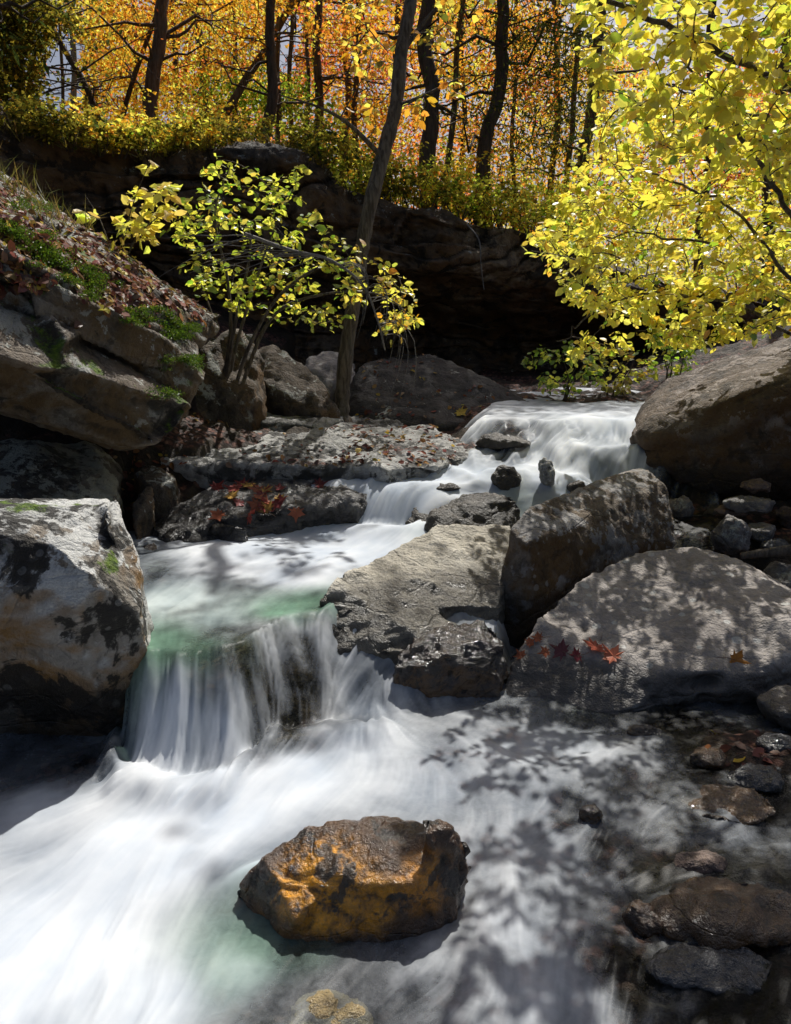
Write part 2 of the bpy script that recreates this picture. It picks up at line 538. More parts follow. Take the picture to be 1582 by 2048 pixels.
# left boulder
LBm = pts((-250, 1015, 3.3), (0, 1006, 3.3), (100, 996, 3.3), (215, 984, 3.25), (-250, 1030, 2.75), (0, 1036, 2.78), (112, 1090, 2.66), (150, 1135, 2.60),
          (243, 1040, 3.1), (262, 1120, 3.0), (275, 1205, 2.72), (302, 1265, 2.8), (298, 1370, 2.86), (0, 1150, 2.64), (168, 1330, 2.62), (-250, 1200, 2.55),
          (248, 1478, 2.78), (222, 1445, 2.76), (285, 1440, 2.92), (200, 1400, 2.74), (110, 1380, 2.72), (0, 1385, 2.74), (-250, 1400, 2.7))
LBm += [np.array((-.96, 2.85, -.2)), np.array((-2.4, 3.1, -.2)), np.array((-1.0, 3.2, -.2)), np.array((-2.4, 2.85, -.2))]
LBf = pts((180, 984, 3.22), (216, 984, 3.2), (250, 1040, 3.02), (287, 1115, 2.95), (284, 1190, 2.9), (258, 1170, 2.82), (232, 1060, 2.9), (215, 1000, 3.05), (280, 1250, 3.0), (200, 1150, 3.1))
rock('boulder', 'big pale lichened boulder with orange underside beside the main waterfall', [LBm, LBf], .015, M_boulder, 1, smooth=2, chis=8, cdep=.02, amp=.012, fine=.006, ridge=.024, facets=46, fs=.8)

# amber rock in the foam
A = pts((457, 1768, 1.90), (485, 1815, 1.84), (520, 1700, 1.92), (600, 1654, 1.95), (700, 1628, 1.98), (800, 1622, 2.0), (890, 1626, 1.98), (925, 1690, 1.88), (949, 1722, 1.87),
        (930, 1785, 1.80), (540, 1735, 1.84), (640, 1700, 1.84), (760, 1680, 1.85), (870, 1680, 1.84), (560, 1800, 1.76), (700, 1780, 1.735), (850, 1770, 1.745), (535, 1862, 1.76), (620, 1885, 1.695), (760, 1878, 1.695), (870, 1835, 1.75))
A += [np.array(p) for p in ((-.26, 1.82, -.25), (-.21, 1.70, -.25), (-.05, 1.66, -.25), (.10, 1.74, -.25), (.15, 1.95, -.25), (-.25, 1.95, -.25))]
A2 = pts((840, 1645, 1.82), (895, 1630, 1.88), (922, 1690, 1.80), (950, 1725, 1.84), (880, 1680, 1.76), (860, 1720, 1.80)) + [np.array((.12, 1.85, .02))]
rock('rock', 'glossy amber and dark brown wet rock alone in the foaming foreground water', [A, A2], .0085, M_amber, 2, smooth=3, chis=18, cdep=.04, amp=.016, fine=.004, ridge=.014, strata=((.15, -.3, 1), .06, .008), facets=30, fs=.7)

# flat rock right
RF = block(pts((1088, 1222, 3.42), (1180, 1142, 3.72), (1290, 1096, 3.92), (1440, 1094, 3.9), (1510, 1140, 3.7), (1620, 1230, 3.45), (1800, 1300, 3.2), (1582, 1335, 3.03),
               (1360, 1360, 3.05), (1150, 1275, 3.3), (1000, 1370, 3.08)), -.15, .95)
RF2 = block(pts((985, 1402, 3.02), (1140, 1290, 3.22), (1360, 1370, 3.02), (1300, 1425, 2.93), (1180, 1440, 2.93)), -.2, .9)
RF3 = block(pts((1130, 1290, 3.24), (1365, 1352, 3.04), (1600, 1300, 3.06), (1600, 1345, 3.0), (1370, 1385, 2.99), (1150, 1335, 3.14), (1700, 1200, 3.4), (1280, 1150, 3.68)), .02, .9)
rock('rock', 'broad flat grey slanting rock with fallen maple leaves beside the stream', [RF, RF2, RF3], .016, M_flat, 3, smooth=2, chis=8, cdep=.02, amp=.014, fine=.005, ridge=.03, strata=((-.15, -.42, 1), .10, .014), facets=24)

# tilted block
TB = pts((1000, 1245, 3.62), (1020, 1050, 3.72), (1060, 1012, 3.85), (1195, 962, 4.4), (1290, 925, 4.65), (1335, 962, 4.5), (1345, 1040, 4.4), (1352, 1090, 4.3),
         (1055, 1078, 3.58), (1150, 1060, 3.8), (1290, 995, 4.32), (1180, 1150, 3.85), (1085, 1210, 3.62), (1050, 1270, 3.55))
TB += [np.array((.42, 3.66, -.1)), np.array((.62, 3.62, -.05)), np.array((.95, 3.85, .0)), np.array((1.35, 4.25, .1)), np.array((.6, 4.0, .1)), np.array((1.3, 4.7, .2)), np.array((1.5, 4.4, .1))]
rock('rock', 'long tilted brown block of rock leaning behind the broad flat rock', [TB], .015, M_block, 4, smooth=1, chis=6, cdep=.02, amp=.008, fine=.006, ridge=.016, strata=((-.35, -.25, 1), .16, .010), facets=0)

# big right boulder
BB = pts((1222, 945, 5.15), (1282, 868, 5.2), (1292, 818, 5.4), (1400, 748, 5.7), (1480, 706, 5.8), (1590, 672, 5.7), (1750, 620, 5.6), (1950, 640, 5.6),
         (1330, 850, 5.0), (1440, 790, 4.85), (1582, 730, 4.75), (1800, 700, 4.7), (1330, 995, 5.0), (1450, 985, 4.85), (1582, 985, 4.8), (1850, 1000, 4.8))
BB += [np.array((2.0, 6.6, .4)), np.array((3.5, 6.6, .4)), np.array((2.2, 6.5, 1.1)), np.array((3.6, 6.4, 1.4))]
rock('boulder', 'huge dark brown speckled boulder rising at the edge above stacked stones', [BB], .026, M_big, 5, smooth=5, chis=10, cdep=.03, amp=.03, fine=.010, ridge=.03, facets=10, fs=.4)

# flat rock between pool and chute
MF = block(pts((628, 1200, 3.27), (660, 1166, 3.42), (740, 1120, 3.7), (830, 1080, 3.98), (870, 1052, 4.1), (1030, 1042, 4.2), (1040, 1100, 3.95), (1010, 1160, 3.72), (1000, 1210, 3.5),
               (870, 1215, 3.42), (720, 1200, 3.28)), -.1, 1.0)
MF2 = block(pts((650, 1225, 3.22), (760, 1215, 3.28), (880, 1220, 3.38), (960, 1260, 3.28), (850, 1300, 3.12), (720, 1310, 3.1), (665, 1275, 3.14)), -.15, .95)
rock('rock', 'low pale rock dappled with leaf shadows between pool and side chute', [MF, MF2], .014, M_mid, 6, smooth=3, chis=6, cdep=.02, amp=.012, fine=.006, ridge=.02, strata=((-.1, -.1, 1), .06, .016))

DW = block(pts((783, 1300, 3.08), (850, 1262, 3.2), (900, 1240, 3.26), (975, 1232, 3.3), (1000, 1260, 3.24), (1020, 1330, 3.15), (1000, 1360, 3.05), (960, 1300, 3.08), (880, 1320, 3.03), (800, 1345, 3.02)), -.1, 1.0)
rock('rock', 'small shiny purple-black wet rock at the foot of the broad flat rock', [DW], .009, M_wetred, 7, smooth=2, chis=16, cdep=.06, amp=.02, fine=.006, ridge=.02)

# rocks standing in the upper water
DC = block(pts((838, 1045, 4.35), (880, 1010, 4.5), (940, 976, 4.6), (985, 970, 4.62), (1035, 990, 4.55), (1047, 1010, 4.5), (1000, 1050, 4.35), (900, 1060, 4.3)), .2, 1.15)
rock('rock', 'dark mossy hump of rock below the small mid-stream cascade', [DC], .014, M_dark, 8, smooth=3, chis=10, cdep=.05, amp=.02, fine=.008, facets=16)
rock('rock', 'small black pointed rock at the lip of the mid-stream cascade', [block(pts((810, 1040, 4.5), (832, 1008, 4.6), (860, 1002, 4.62), (868, 1030, 4.5), (840, 1062, 4.4)), .25, 1.1)], .012, M_dark, 9, smooth=4, amp=.012, fine=.004)
def perch(u, v, sx, sy, sz, up, seed, tilt=0.0, n=22):
    "a stone standing in the stream where the sight line meets the water"
    h = hit(u, v)
    q = np.array(lump(u, v, 5, sx, sy, sz, seed, n)) - P(u, v, 5)
    q[:, 0] += tilt * q[:, 2]
    return list(q + h + np.array((0, 0, sz * up)))


rock('rock', 'upright light-streaked stone sticking out of the upper white water', [perch(1092, 972, .062, .06, .125, .7, 401, -.25)], .008, M_slab, 10, smooth=2, amp=.008, fine=.005, strata=((1, 0, .4), .03, .010), facets=16)
rock('rock', 'rounded dark stone half veiled by upper white water', [perch(1012, 968, .12, .09, .10, .25, 402)], .012, M_dark, 11, smooth=5, amp=.012, fine=.004)
rock('rock', 'small dim stone under veiled water near the upright streaked stone', [perch(1152, 970, .08, .06, .06, -.25, 403)], .012, M_dark, 12, smooth=5, amp=.01, fine=.004)
rock('rock', 'thin dark flat stone awash above the mid-stream cascade', [perch(888, 974, .12, .06, .03, -.15, 404)], .012, M_dark, 13, smooth=4, amp=.008, fine=.004)
rock('rock', 'dark ledge showing through the left side of the upper cascade', [perch(1005, 880, .26, .12, .06, -.25, 405)], .014, M_dark, 14, smooth=4, amp=.015, fine=.006)

# slabs left of the stream
US = block(pts((235, 912, 4.9), (300, 870, 6.2), (400, 832, 6.9), (560, 822, 7.0), (740, 830, 7.0), (850, 855, 6.1), (930, 880, 5.6), (940, 905, 5.2), (880, 935, 4.85), (740, 940, 4.75), (560, 930, 4.8), (380, 925, 4.8)), .35, 1.0)
US2 = block(pts((930, 890, 5.5), (972, 880, 5.6), (978, 905, 5.4), (960, 930, 5.2), (930, 940, 5.05)), .4, 1.05)
US3 = block(pts((640, 850, 6.2), (760, 838, 6.6), (900, 880, 5.5), (860, 900, 5.2), (700, 890, 5.3)), .6, 1.0)
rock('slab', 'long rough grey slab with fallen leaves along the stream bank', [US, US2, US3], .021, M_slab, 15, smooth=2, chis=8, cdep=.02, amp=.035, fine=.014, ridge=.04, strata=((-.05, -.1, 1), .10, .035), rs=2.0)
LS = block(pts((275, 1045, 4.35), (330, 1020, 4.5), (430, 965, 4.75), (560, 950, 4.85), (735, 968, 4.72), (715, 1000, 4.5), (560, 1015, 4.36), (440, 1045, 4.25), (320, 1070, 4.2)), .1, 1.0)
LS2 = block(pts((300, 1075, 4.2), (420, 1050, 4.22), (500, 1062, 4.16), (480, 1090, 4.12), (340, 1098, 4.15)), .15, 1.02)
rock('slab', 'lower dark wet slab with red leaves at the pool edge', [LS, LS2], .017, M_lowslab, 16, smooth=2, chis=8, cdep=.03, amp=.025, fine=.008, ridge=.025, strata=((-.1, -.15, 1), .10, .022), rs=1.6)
rock('rock', 'small smooth reddish rock at the pool edge behind the lichened boulder', [block(pts((282, 1085, 4.1), (310, 1082, 4.1), (350, 1135, 3.95), (335, 1145, 3.9), (290, 1140, 3.9)), .2, 1.0)], .012, M_wetred, 17, smooth=4, amp=.01, fine=.003)
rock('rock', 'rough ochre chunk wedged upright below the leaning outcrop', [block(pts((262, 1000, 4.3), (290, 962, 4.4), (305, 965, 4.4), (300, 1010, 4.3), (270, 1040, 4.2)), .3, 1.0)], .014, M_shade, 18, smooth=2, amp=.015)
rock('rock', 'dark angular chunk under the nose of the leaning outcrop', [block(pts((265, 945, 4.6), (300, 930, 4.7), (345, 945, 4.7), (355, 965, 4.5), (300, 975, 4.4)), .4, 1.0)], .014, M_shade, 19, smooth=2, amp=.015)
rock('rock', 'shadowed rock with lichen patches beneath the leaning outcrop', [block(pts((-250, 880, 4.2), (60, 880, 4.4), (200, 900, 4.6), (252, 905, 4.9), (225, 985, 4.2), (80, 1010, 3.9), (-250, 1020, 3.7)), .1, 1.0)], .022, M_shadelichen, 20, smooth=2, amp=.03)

# leaning outcrop
L1 = pts((-350, 560, 3.0), (0, 725, 3.35), (160, 810, 3.6), (310, 888, 3.88), (0, 650, 3.55), (130, 690, 3.75), (240, 728, 3.95), (385, 822, 4.08), (384, 850, 4.1), (-350, 470, 3.2),
         (0, 832, 3.6), (240, 905, 4.1), (-350, 700, 3.4), (300, 890, 4.5), (0, 800, 4.8), (360, 820, 4.8), (0, 640, 4.8))
L2 = pts((-350, 400, 3.3), (0, 575, 3.64), (200, 672, 3.97), (330, 715, 4.22), (396, 765, 4.38), (0, 700, 3.58), (240, 765, 4.02), (390, 800, 4.3), (-350, 560, 3.3), (0, 560, 4.9), (390, 740, 5.0), (0, 700, 4.8), (380, 800, 4.9))
L3 = pts((-350, 300, 3.3), (0, 490, 3.60), (100, 548, 3.72), (230, 618, 3.95), (330, 664, 4.2), (400, 738, 4.38), (0, 548, 3.55), (200, 655, 3.90), (330, 708, 4.16), (398, 755, 4.34), (-350, 370, 3.2), (0, 500, 4.8), (390, 720, 5.0), (380, 760, 5.0), (0, 580, 4.8))
L5 = pts((310, 655, 4.4), (350, 660, 4.5), (398, 700, 4.6), (402, 740, 4.5), (340, 725, 4.3), (310, 700, 4.25), (380, 700, 5.0), (300, 650, 5.0))
L4 = pts((-350, 255, 3.7), (0, 440, 3.82), (120, 514, 3.98), (230, 582, 4.22), (340, 638, 4.52), (440, 640, 4.95), (438, 668, 4.9), (340, 678, 4.5), (0, 490, 3.74), (230, 615, 4.12), (-350, 330, 3.6), (-350, 240, 6), (0, 345, 6), (180, 475, 6.2), (440, 636, 5.8), (0, 500, 6), (400, 680, 6))
bed_n = np.cross(P(400, 700, 4.6) - P(0, 445, 4.05), P(0, 345, 6) - P(0, 445, 4.05))
bed_n = bed_n / np.linalg.norm(bed_n) * np.sign(bed_n[2])
M_outcrop = rock_mat('layered_outcrop_rock', (.15, .12, .09), (.25, .22, .185), dark=.75, dthr=.54, lichen=.55, lscale=3.6, lcol=(.56, .57, .52), moss=.5, warm=.75, wcol=(.18, .11, .045), seed=11, strata=.75, sdir=tuple(bed_n), litter=.3)
rock('outcrop', 'massive layered mossy outcrop leaning over the stream from the bank', [L1, L2, L3, L4, L5], .020, M_outcrop, 21, smooth=1, chis=3, cdep=.01, amp=.009, fine=.008, ridge=.016, strata=(bed_n, .085, .024), rs=2.0, facets=110, fs=.6)

# boulders in front of the cave
rock('boulder', 'dark domed boulder with scattered leaves before the cave', [block(pts((670, 775, 6.9), (720, 722, 7.2), (800, 700, 7.4), (870, 700, 7.4), (925, 735, 7.2), (1000, 772, 7.1), (1060, 805, 7.0), (1135, 836, 6.9), (1000, 862, 6.6), (880, 855, 6.4), (720, 835, 6.6)), .6, 1.0)], .03, M_dome, 22, smooth=6, chis=8, amp=.035, fine=.008, rs=1.2, facets=14, fs=.5)
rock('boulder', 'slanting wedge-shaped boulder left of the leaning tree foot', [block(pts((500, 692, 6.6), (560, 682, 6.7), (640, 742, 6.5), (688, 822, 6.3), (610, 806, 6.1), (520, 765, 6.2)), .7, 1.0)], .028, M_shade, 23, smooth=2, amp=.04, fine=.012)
rock('boulder', 'pale rounded boulder behind the leaning tree foot', [block(pts((600, 720, 7.5), (640, 695, 7.8), (700, 700, 7.9), (715, 760, 7.4), (640, 765, 7.3)), .7, 1.0)], .03, M_flat, 24, smooth=5, amp=.03)
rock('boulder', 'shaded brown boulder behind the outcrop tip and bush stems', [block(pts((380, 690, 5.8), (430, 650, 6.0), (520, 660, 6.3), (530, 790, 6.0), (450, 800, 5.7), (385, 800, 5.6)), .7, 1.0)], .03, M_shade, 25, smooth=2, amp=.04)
rock('rock', 'low lichened ledge under the wedge-shaped boulder', [block(pts((500, 812, 6.4), (640, 815, 6.6), (690, 830, 6.4), (640, 850, 5.9), (520, 845, 5.9)), .6, 1.0)], .025, M_slab, 26, smooth=2, amp=.03)

# stones at the right
STONES = [('flat grey stone on top of the stacked stones by the big boulder', (1500, 1008, 4.45), (.17, .12, .05), M_stone),
      ('reddish stone capping the stacked stones by the big boulder', (1512, 972, 4.6), (.1, .09, .045), M_redstone),
      ('thin red stone slipped under the flat grey stone', (1462, 1022, 4.5), (.12, .1, .03), M_redstone),
      ('upright grey stone beside the small trickle', (1462, 1072, 4.2), (.12, .1, .12), M_stone),
      ('round dark stone behind the tilted block', (1360, 1020, 4.7), (.1, .1, .09), M_stone),
      ('squat dark stone beside the upright grey stone', (1520, 1065, 4.3), (.11, .1, .06), M_stone),
      ('small pale chip under the squat dark stone', (1548, 1092, 4.2), (.09, .07, .045), M_wetgrey),
      ('grey boulder behind the shoulder of the broad flat rock', (1580, 1172, 3.9), (.18, .2, .13), M_stone),
      ('rounded grey rock below the broad flat rock at the bank', (1600, 1420, 2.85), (.2, .16, .1), M_flat),
      ('black stone between the big boulder and stacked stones', (1425, 1040, 4.7), (.06, .06, .12), M_dark),
      ('broken brown stone in the shade under the stacked stones', (1590, 1040, 4.5), (.12, .1, .1), M_redstone)]
for i, (lab, p, s, m) in enumerate(STONES):
    rock('stone', lab, [lump(*p, *s, 200 + i)], max(s) / 14, m, 40 + i, smooth=2, chis=10, cdep=.08, amp=max(s) * .09, fine=.004, cat='stone')

# wet stones in the right foreground
WS = [('flat glossy amber-brown slab awash at the stream edge', (1455, 1612, 2.2), (.20, .12, .028), M_wetbrown),
      ('glossy black oval stone behind the amber-brown slab', (1515, 1560, 2.4), (.11, .08, .04), M_wetgrey),
      ('large dark brown wet slab in the shaded foreground corner', (1450, 1830, 1.84), (.30, .15, .075), M_wetbrown),
      ('small amber stone nestled against the large dark slab', (1290, 1840, 1.80), (.06, .07, .05), M_amber),
      ('slate-blue ridged slab half under water in the corner', (1420, 1935, 1.66), (.19, .09, .03), M_wetgrey),
      ('small brown pebble poking out of dappled foam', (1180, 1635, 2.13), (.045, .04, .045), M_wetred),
      ('tan submerged rock at the bottom edge below the amber rock', (655, 2025, 1.52), (.12, .09, .04), M_tan),
      ('dull red stone just under the dappled water', (1400, 1730, 2.0), (.1, .06, .03), M_redstone),
      ('small wet stone in the splash below the broad flat rock', (1290, 1465, 2.7), (.08, .05, .03), M_wetred),
      ('dark wet stone against the bank among soaked leaves', (1560, 1500, 2.55), (.1, .08, .05), M_wetgrey),
      ('brown wet stone behind the black oval stone', (1420, 1520, 2.55), (.08, .06, .035), M_wetbrown)]
def wlump(p, s, seed):
    h = hit(p[0], p[1])
    return [q - P(*p) + np.array((h[0], h[1], h[2] + s[2] * (.12 if 'submerged' not in lab else -.62))) for q in lump(*p, *s, seed)]


for i, (lab, p, s, m) in enumerate(WS):
    rock('stone', lab, [wlump(p, s, 300 + i)], max(s) / 18, m, 60 + i, smooth=2, chis=16, cdep=.08, amp=max(s) * .09, fine=.004, cat='stone', ridge=max(s) * .04,
         strata=((.1, -.3, 1), max(s) * .35, max(s) * .06))
rock('rock', 'striped wet rock face at the little spout beside the main fall', [block(pts((640, 1230, 3.2), (700, 1250, 3.2), (720, 1300, 3.14), (690, 1330, 3.1), (650, 1300, 3.12)), -.1, 1.0)], .012, M_dark, 90, smooth=3, amp=.012)

# ------------------------------------------------------------------ water
def build_water():
    k = .0046
    y0, y1 = .35, 8.6
    ni = int(math.log(y1 / y0) / k)
    nj = 620
    yy = y0 * np.exp(k * np.arange(ni))
    s = np.linspace(-1, 1, nj)
    hw = 1.0 + .62 * yy
    Y = np.repeat(yy[:, None], nj, 1)
    X = s[None, :] * hw[:, None]
    Z = zw(X, Y)
    flows = [
        [(1280, 828), (1215, 900), (1120, 945), (960, 958), (830, 985), (770, 1060), (650, 1120), (500, 1180), (400, 1290), (390, 1400), (395, 1520), (250, 1650), (0, 1860)],
        [(1050, 850), (990, 900), (900, 950), (790, 965), (745, 1050), (600, 1100), (420, 1130), (345, 1240), (335, 1330), (320, 1450), (290, 1540), (100, 1640), (0, 1660)],
        [(800, 1090), (630, 1180), (565, 1240), (590, 1330), (615, 1400), (560, 1500), (350, 1700), (150, 2000)],
        [(500, 1170), (455, 1270), (480, 1380), (500, 1460), (400, 1600), (200, 1800), (60, 2040)],
        [(1250, 840), (1240, 900), (1150, 955), (1000, 985)], [(1150, 845), (1100, 880), (1060, 940)],
        [(1000, 1240), (800, 1310), (720, 1385), (650, 1480), (500, 1620), (350, 1850), (250, 2048)],
        [(760, 1400), (900, 1500), (985, 1620), (1020, 1750), (1025, 1900), (1000, 2048)],
        [(720, 1430), (760, 1540), (650, 1640), (450, 1750), (350, 2000)],
        [(1400, 1480), (1250, 1500), (1150, 1590), (1110, 1750), (1100, 2048)],
        [(1550, 1700), (1400, 1720), (1250, 1800), (1180, 1950)], [(950, 1800), (850, 1920), (700, 2040)], [(1000, 1440), (1150, 1440), (1300, 1480)],
    ]
    fp, fv = [], []
    for l in flows:
        q = []
        for a, b in zip(l[:-1], l[1:]):
            for t in np.linspace(0, 1, 4)[:-1]:
                q.append(hit(a[0] + (b[0] - a[0]) * t, a[1] + (b[1] - a[1]) * t)[:2])
        q = np.array(q)
        d = np.gradient(q, axis=0)
        fp.append(q); fv.append(d / np.maximum(np.linalg.norm(d, axis=1), 1e-6)[:, None])
    fp, fv = np.concatenate(fp), np.concatenate(fv)
    # foam and tint controls: photo position, foam, green, streak contrast
    C = [(100, 1900, .95, .0, .12), (300, 1700, 1., 0, .08), (450, 1600, 1., 0, .12), (600, 1550, .97, 0, .15), (700, 1480, .85, 0, .3), (850, 1560, .72, 0, .3), (1000, 1500, .6, 0, .5), (980, 1450, .46, 0, .4), (1060, 1600, .62, 0, .4), (1080, 1700, .6, 0, .4),
         (1150, 1500, .55, 0, .5), (1200, 1420, .12, 0, .2), (1020, 1420, .28, 0, .2), (880, 1420, .34, 0, .4), (1300, 1475, .25, 0, .6), (1420, 1500, .04, 0, .5), (1300, 1600, .20, 0, .6), (1440, 1700, .32, 0, .7), (1150, 1750, .5, 0, .5), (1250, 1700, .2, 0, .6), (760, 1905, .22, .1, .4), (900, 1860, .30, 0, .5), (620, 1905, .22, .5, .3), (1180, 1620, .4, 0, .5), (1350, 1780, .06, 0, .5), 
         (1000, 1850, .64, 0, .4), (1100, 1980, .66, 0, .45), (850, 1950, .36, 0, .7), (480, 1930, .66, .4, .2), (520, 1885, .42, .6, .3), (300, 2000, .85, .12, .2), (1300, 1950, .05, 0, .6), (1500, 2000, .0, 0, .2), (1250, 1800, .2, 0, .6),
         (0, 1560, .3, 0, .3), (100, 1620, .75, 0, .2), (150, 1540, .22, 0, .3), (250, 1560, .7, 0, .2), (350, 1420, .85, .04, .4), (430, 1450, .82, 0, .5), (480, 1400, .55, .1, .6), (560, 1380, .22, 0, 1.), (620, 1370, .12, 0, 1.), (650, 1300, .14, 0, .9), (600, 1280, .16, .1, 1.), (560, 1310, .18, .1, 1.), (530, 1350, .12, .05, 1.), (590, 1340, .04, 0, 1.), (510, 1400, .25, 0, 1.), (540, 1400, .10, 0, 1.), (580, 1370, .04, 0, 1.), (640, 1340, .06, 0, .8), (610, 1310, .05, 0, 1.), (550, 1360, .08, 0, 1.), (520, 1290, .2, .3, .6), (670, 1335, .75, 0, .5), (660, 1305, .6, 0, .5), (685, 1360, .75, 0, .4), (650, 2020, .12, .1, .2), (600, 2030, .2, .1, .3), (700, 2000, .2, 0, .4),
         (400, 1300, .42, .75, .35), (500, 1310, .30, .75, .4), (560, 1225, .50, .9, .3), (620, 1210, .42, 1., .2), (330, 1290, .45, .8, .2), (450, 1230, .66, .35, .3), (350, 1190, .7, .3, .3), (320, 1130, .42, .2, .6), (380, 1120, .65, .1, .5), (500, 1110, .9, 0, .3), (700, 1100, 1., 0, .15), (600, 1150, .9, .05, .2),
         (770, 1020, .9, 0, .4), (850, 975, .95, 0, .3), (950, 950, .95, 0, .3), (1100, 945, .95, 0, .2), (1100, 890, .85, 0, .8), (1200, 890, .85, 0, .8), (1200, 840, .95, 0, .5), (1000, 890, .5, 0, .8), (1050, 860, .5, 0, .8), (1120, 850, .8, 0, .6), (1020, 1000, .6, .3, .3), (850, 1060, .8, .2, .4),
         (1400, 1060, .06, 0, .5), (1500, 1090, 0, 0, .2), (1370, 1010, .08, 0, .5), (1450, 1150, 0, 0, .2), (1000, 1235, .35, 0, .6), (900, 1260, .4, 0, .5), (800, 1320, .55, 0, .4), (720, 1400, .8, 0, .3)]
    cp = np.array([hit(c[0], c[1])[:2] for c in C])
    cv = np.array([c[2:] for c in C])
    # interpolate on a coarse grid, then sample up
    si, sj = 6, 5
    ci, cj = np.arange(0, ni, si), np.arange(0, nj, sj)
    gx, gy = X[np.ix_(ci, cj)].ravel(), Y[np.ix_(ci, cj)].ravel()
    def idw(px, vals, p, soft):
        d2 = ((gx[:, None] - px[None, :, 0]) ** 2 + (gy[:, None] - px[None, :, 1]) ** 2) / (gy[:, None] ** 2)
        w = 1 / (d2 + soft) ** p
        return (w @ vals) / w.sum(1)[:, None]
    vel = idw(fp, fv, 2.0, 3e-4)
    fg = idw(cp, cv, 1.8, 4e-4)
    def up(a):
        a = a.reshape(len(ci), len(cj))
        fi, fj = np.clip(np.arange(ni) / si, 0, len(ci) - 1.001), np.clip(np.arange(nj) / sj, 0, len(cj) - 1.001)
        i0, j0 = fi.astype(int), fj.astype(int)
        a_, b_ = (fi - i0)[:, None], (fj - j0)[None, :]
        return (a[i0][:, j0] * (1 - a_) * (1 - b_) + a[i0 + 1][:, j0] * a_ * (1 - b_) + a[i0][:, j0 + 1] * (1 - a_) * b_ + a[i0 + 1][:, j0 + 1] * a_ * b_)
    vx, vy = up(vel[:, 0]), up(vel[:, 1])
    q = np.stack([X.ravel(), Y.ravel(), X.ravel() * 0], 1)
    calm = .30 + .45 * sm(.9, .3, np.abs(Y - 2.0) / 1.2) * sm(-.1, .6, X)
    vx = vx + calm * (fbm(q * 3.4, 3).reshape(ni, nj)); vy = vy + calm * (fbm(q * 3.4 + 31, 3).reshape(ni, nj))
    foam, green, con = up(fg[:, 0]), up(fg[:, 1]), up(fg[:, 2])
    di = vy / Y / k
    dj = (vx - s[None, :] * .62 * vy) / hw[:, None] * (nj - 1) / 2
    L = np.sqrt(di ** 2 + dj ** 2) + 1e-6
    di, dj = di / L, dj / L
    def lic(src, n):
        acc = src.copy(); wt = np.ones_like(src)
        for sg in (1, -1):
            pi = np.repeat(np.arange(ni, dtype=float)[:, None], nj, 1); pj = np.repeat(np.arange(nj, dtype=float)[None, :], ni, 0)
            for q in range(n):
                a = np.clip(pi + .5, 0, ni - 1).astype(int); b = np.clip(pj + .5, 0, nj - 1).astype(int)
                pi += sg * di[a, b]; pj += sg * dj[a, b]
                i0 = np.clip(np.floor(pi), 0, ni - 2).astype(int); j0 = np.clip(np.floor(pj), 0, nj - 2).astype(int)
                fa, fb = np.clip(pi - i0, 0, 1), np.clip(pj - j0, 0, 1)
                w = .5 + .5 * math.cos(math.pi * (q + 1) / (n + 1))
                acc += w * (src[i0, j0] * (1 - fa) * (1 - fb) + src[i0 + 1, j0] * fa * (1 - fb) + src[i0, j0 + 1] * (1 - fa) * fb + src[i0 + 1, j0 + 1] * fa * fb)
                wt += w
        r = acc / wt
        r -= r.mean()
        return r / r.std()
    def blur(a, n):
        for _ in range(n):
            a = (a + np.roll(a, 1, 0) + np.roll(a, -1, 0)) / 3
            a = (a + np.roll(a, 1, 1) + np.roll(a, -1, 1)) / 3
        return a
    g = np.random.default_rng(4)
    l1 = lic(g.normal(size=(ni, nj)), 12)
    l2 = lic(blur(g.normal(size=(ni, nj)), 3), 20)
    l3 = lic(blur(g.normal(size=(ni, nj)), 26), 30)
    pat = fbm(np.stack([X.ravel() * 3.2, Y.ravel() * 3.2, Z.ravel()], 1), 5, gain=.6).reshape(ni, nj)
    slope = np.hypot(np.gradient(Z, axis=0) / (Y * k), np.gradient(Z, axis=1) / (hw[:, None] * 2 / nj))
    fm_ = sm(.12, .6, blur(slope, 3))
    S = (.10 + .30 * fm_) * l1 + (.14 + .10 * fm_) * l2 + .42 * l3
    # wispy curls where the water is thin
    f = foam + con * (.22 * S + (.35 + .15 * fm_) * pat * sm(.95, .65, foam))
    Zd = Z + fm_ * (.006 * l2 + .004 * l1) + .005 * l3 * np.clip(foam, .2, 1) + .002 * l2 + .0007 * l1 + .022 * perlin(np.stack([X.ravel() * 2.6, Y.ravel() * 2.6, Z.ravel() + 5], 1)).reshape(ni, nj)
    e = np.hypot((X + .07) / .34, (Y - 1.85) / .19)
    Zd += .03 * np.exp(-((e - 1.12) / .16) ** 2) * sm(1.86, 1.98, Y) * sm(.22, .05, X)
    f = f + .35 * np.exp(-((e - 1.15) / .14) ** 2) * sm(1.86, 1.98, Y) * sm(.22, .05, X)
    V = np.stack([X, Y, Zd], -1).reshape(-1, 3)
    t = NT('silky_stream_water')
    fo = t.math('ADD', t.attr('foam'), 0.0)
    gr = t.attr('green')
    tc = t.n('TexCoord').outputs['Object']
    fn = t.noise(tc, 28, 6, 0.7, 0.8)
    fo2 = t.math('ADD', fo, t.math('MULTIPLY', t.math('SUBTRACT', fn, 0.5), t.mr(fo, 0.9, 0.3, 0.0, 0.30)))
    cover = t.math('POWER', t.mr(fo2, 0.10, 0.88, 0.02, 1.0, False), 1.35)
    white = t.mix(t.attr('streak'), (.45, .53, .64), (.88, .91, .94))
    white = t.mix(t.mr(gr, 0.08, .8, 0, .9), white, (.32, .62, .43))
    d = t.n('BsdfDiffuse', Color=white).outputs[0]
    tr = t.n('BsdfTranslucent', Color=white).outputs[0]
    fm = t.n('MixShader', Fac=.18)
    t.set(fm.inputs[1], d); t.set(fm.inputs[2], tr)
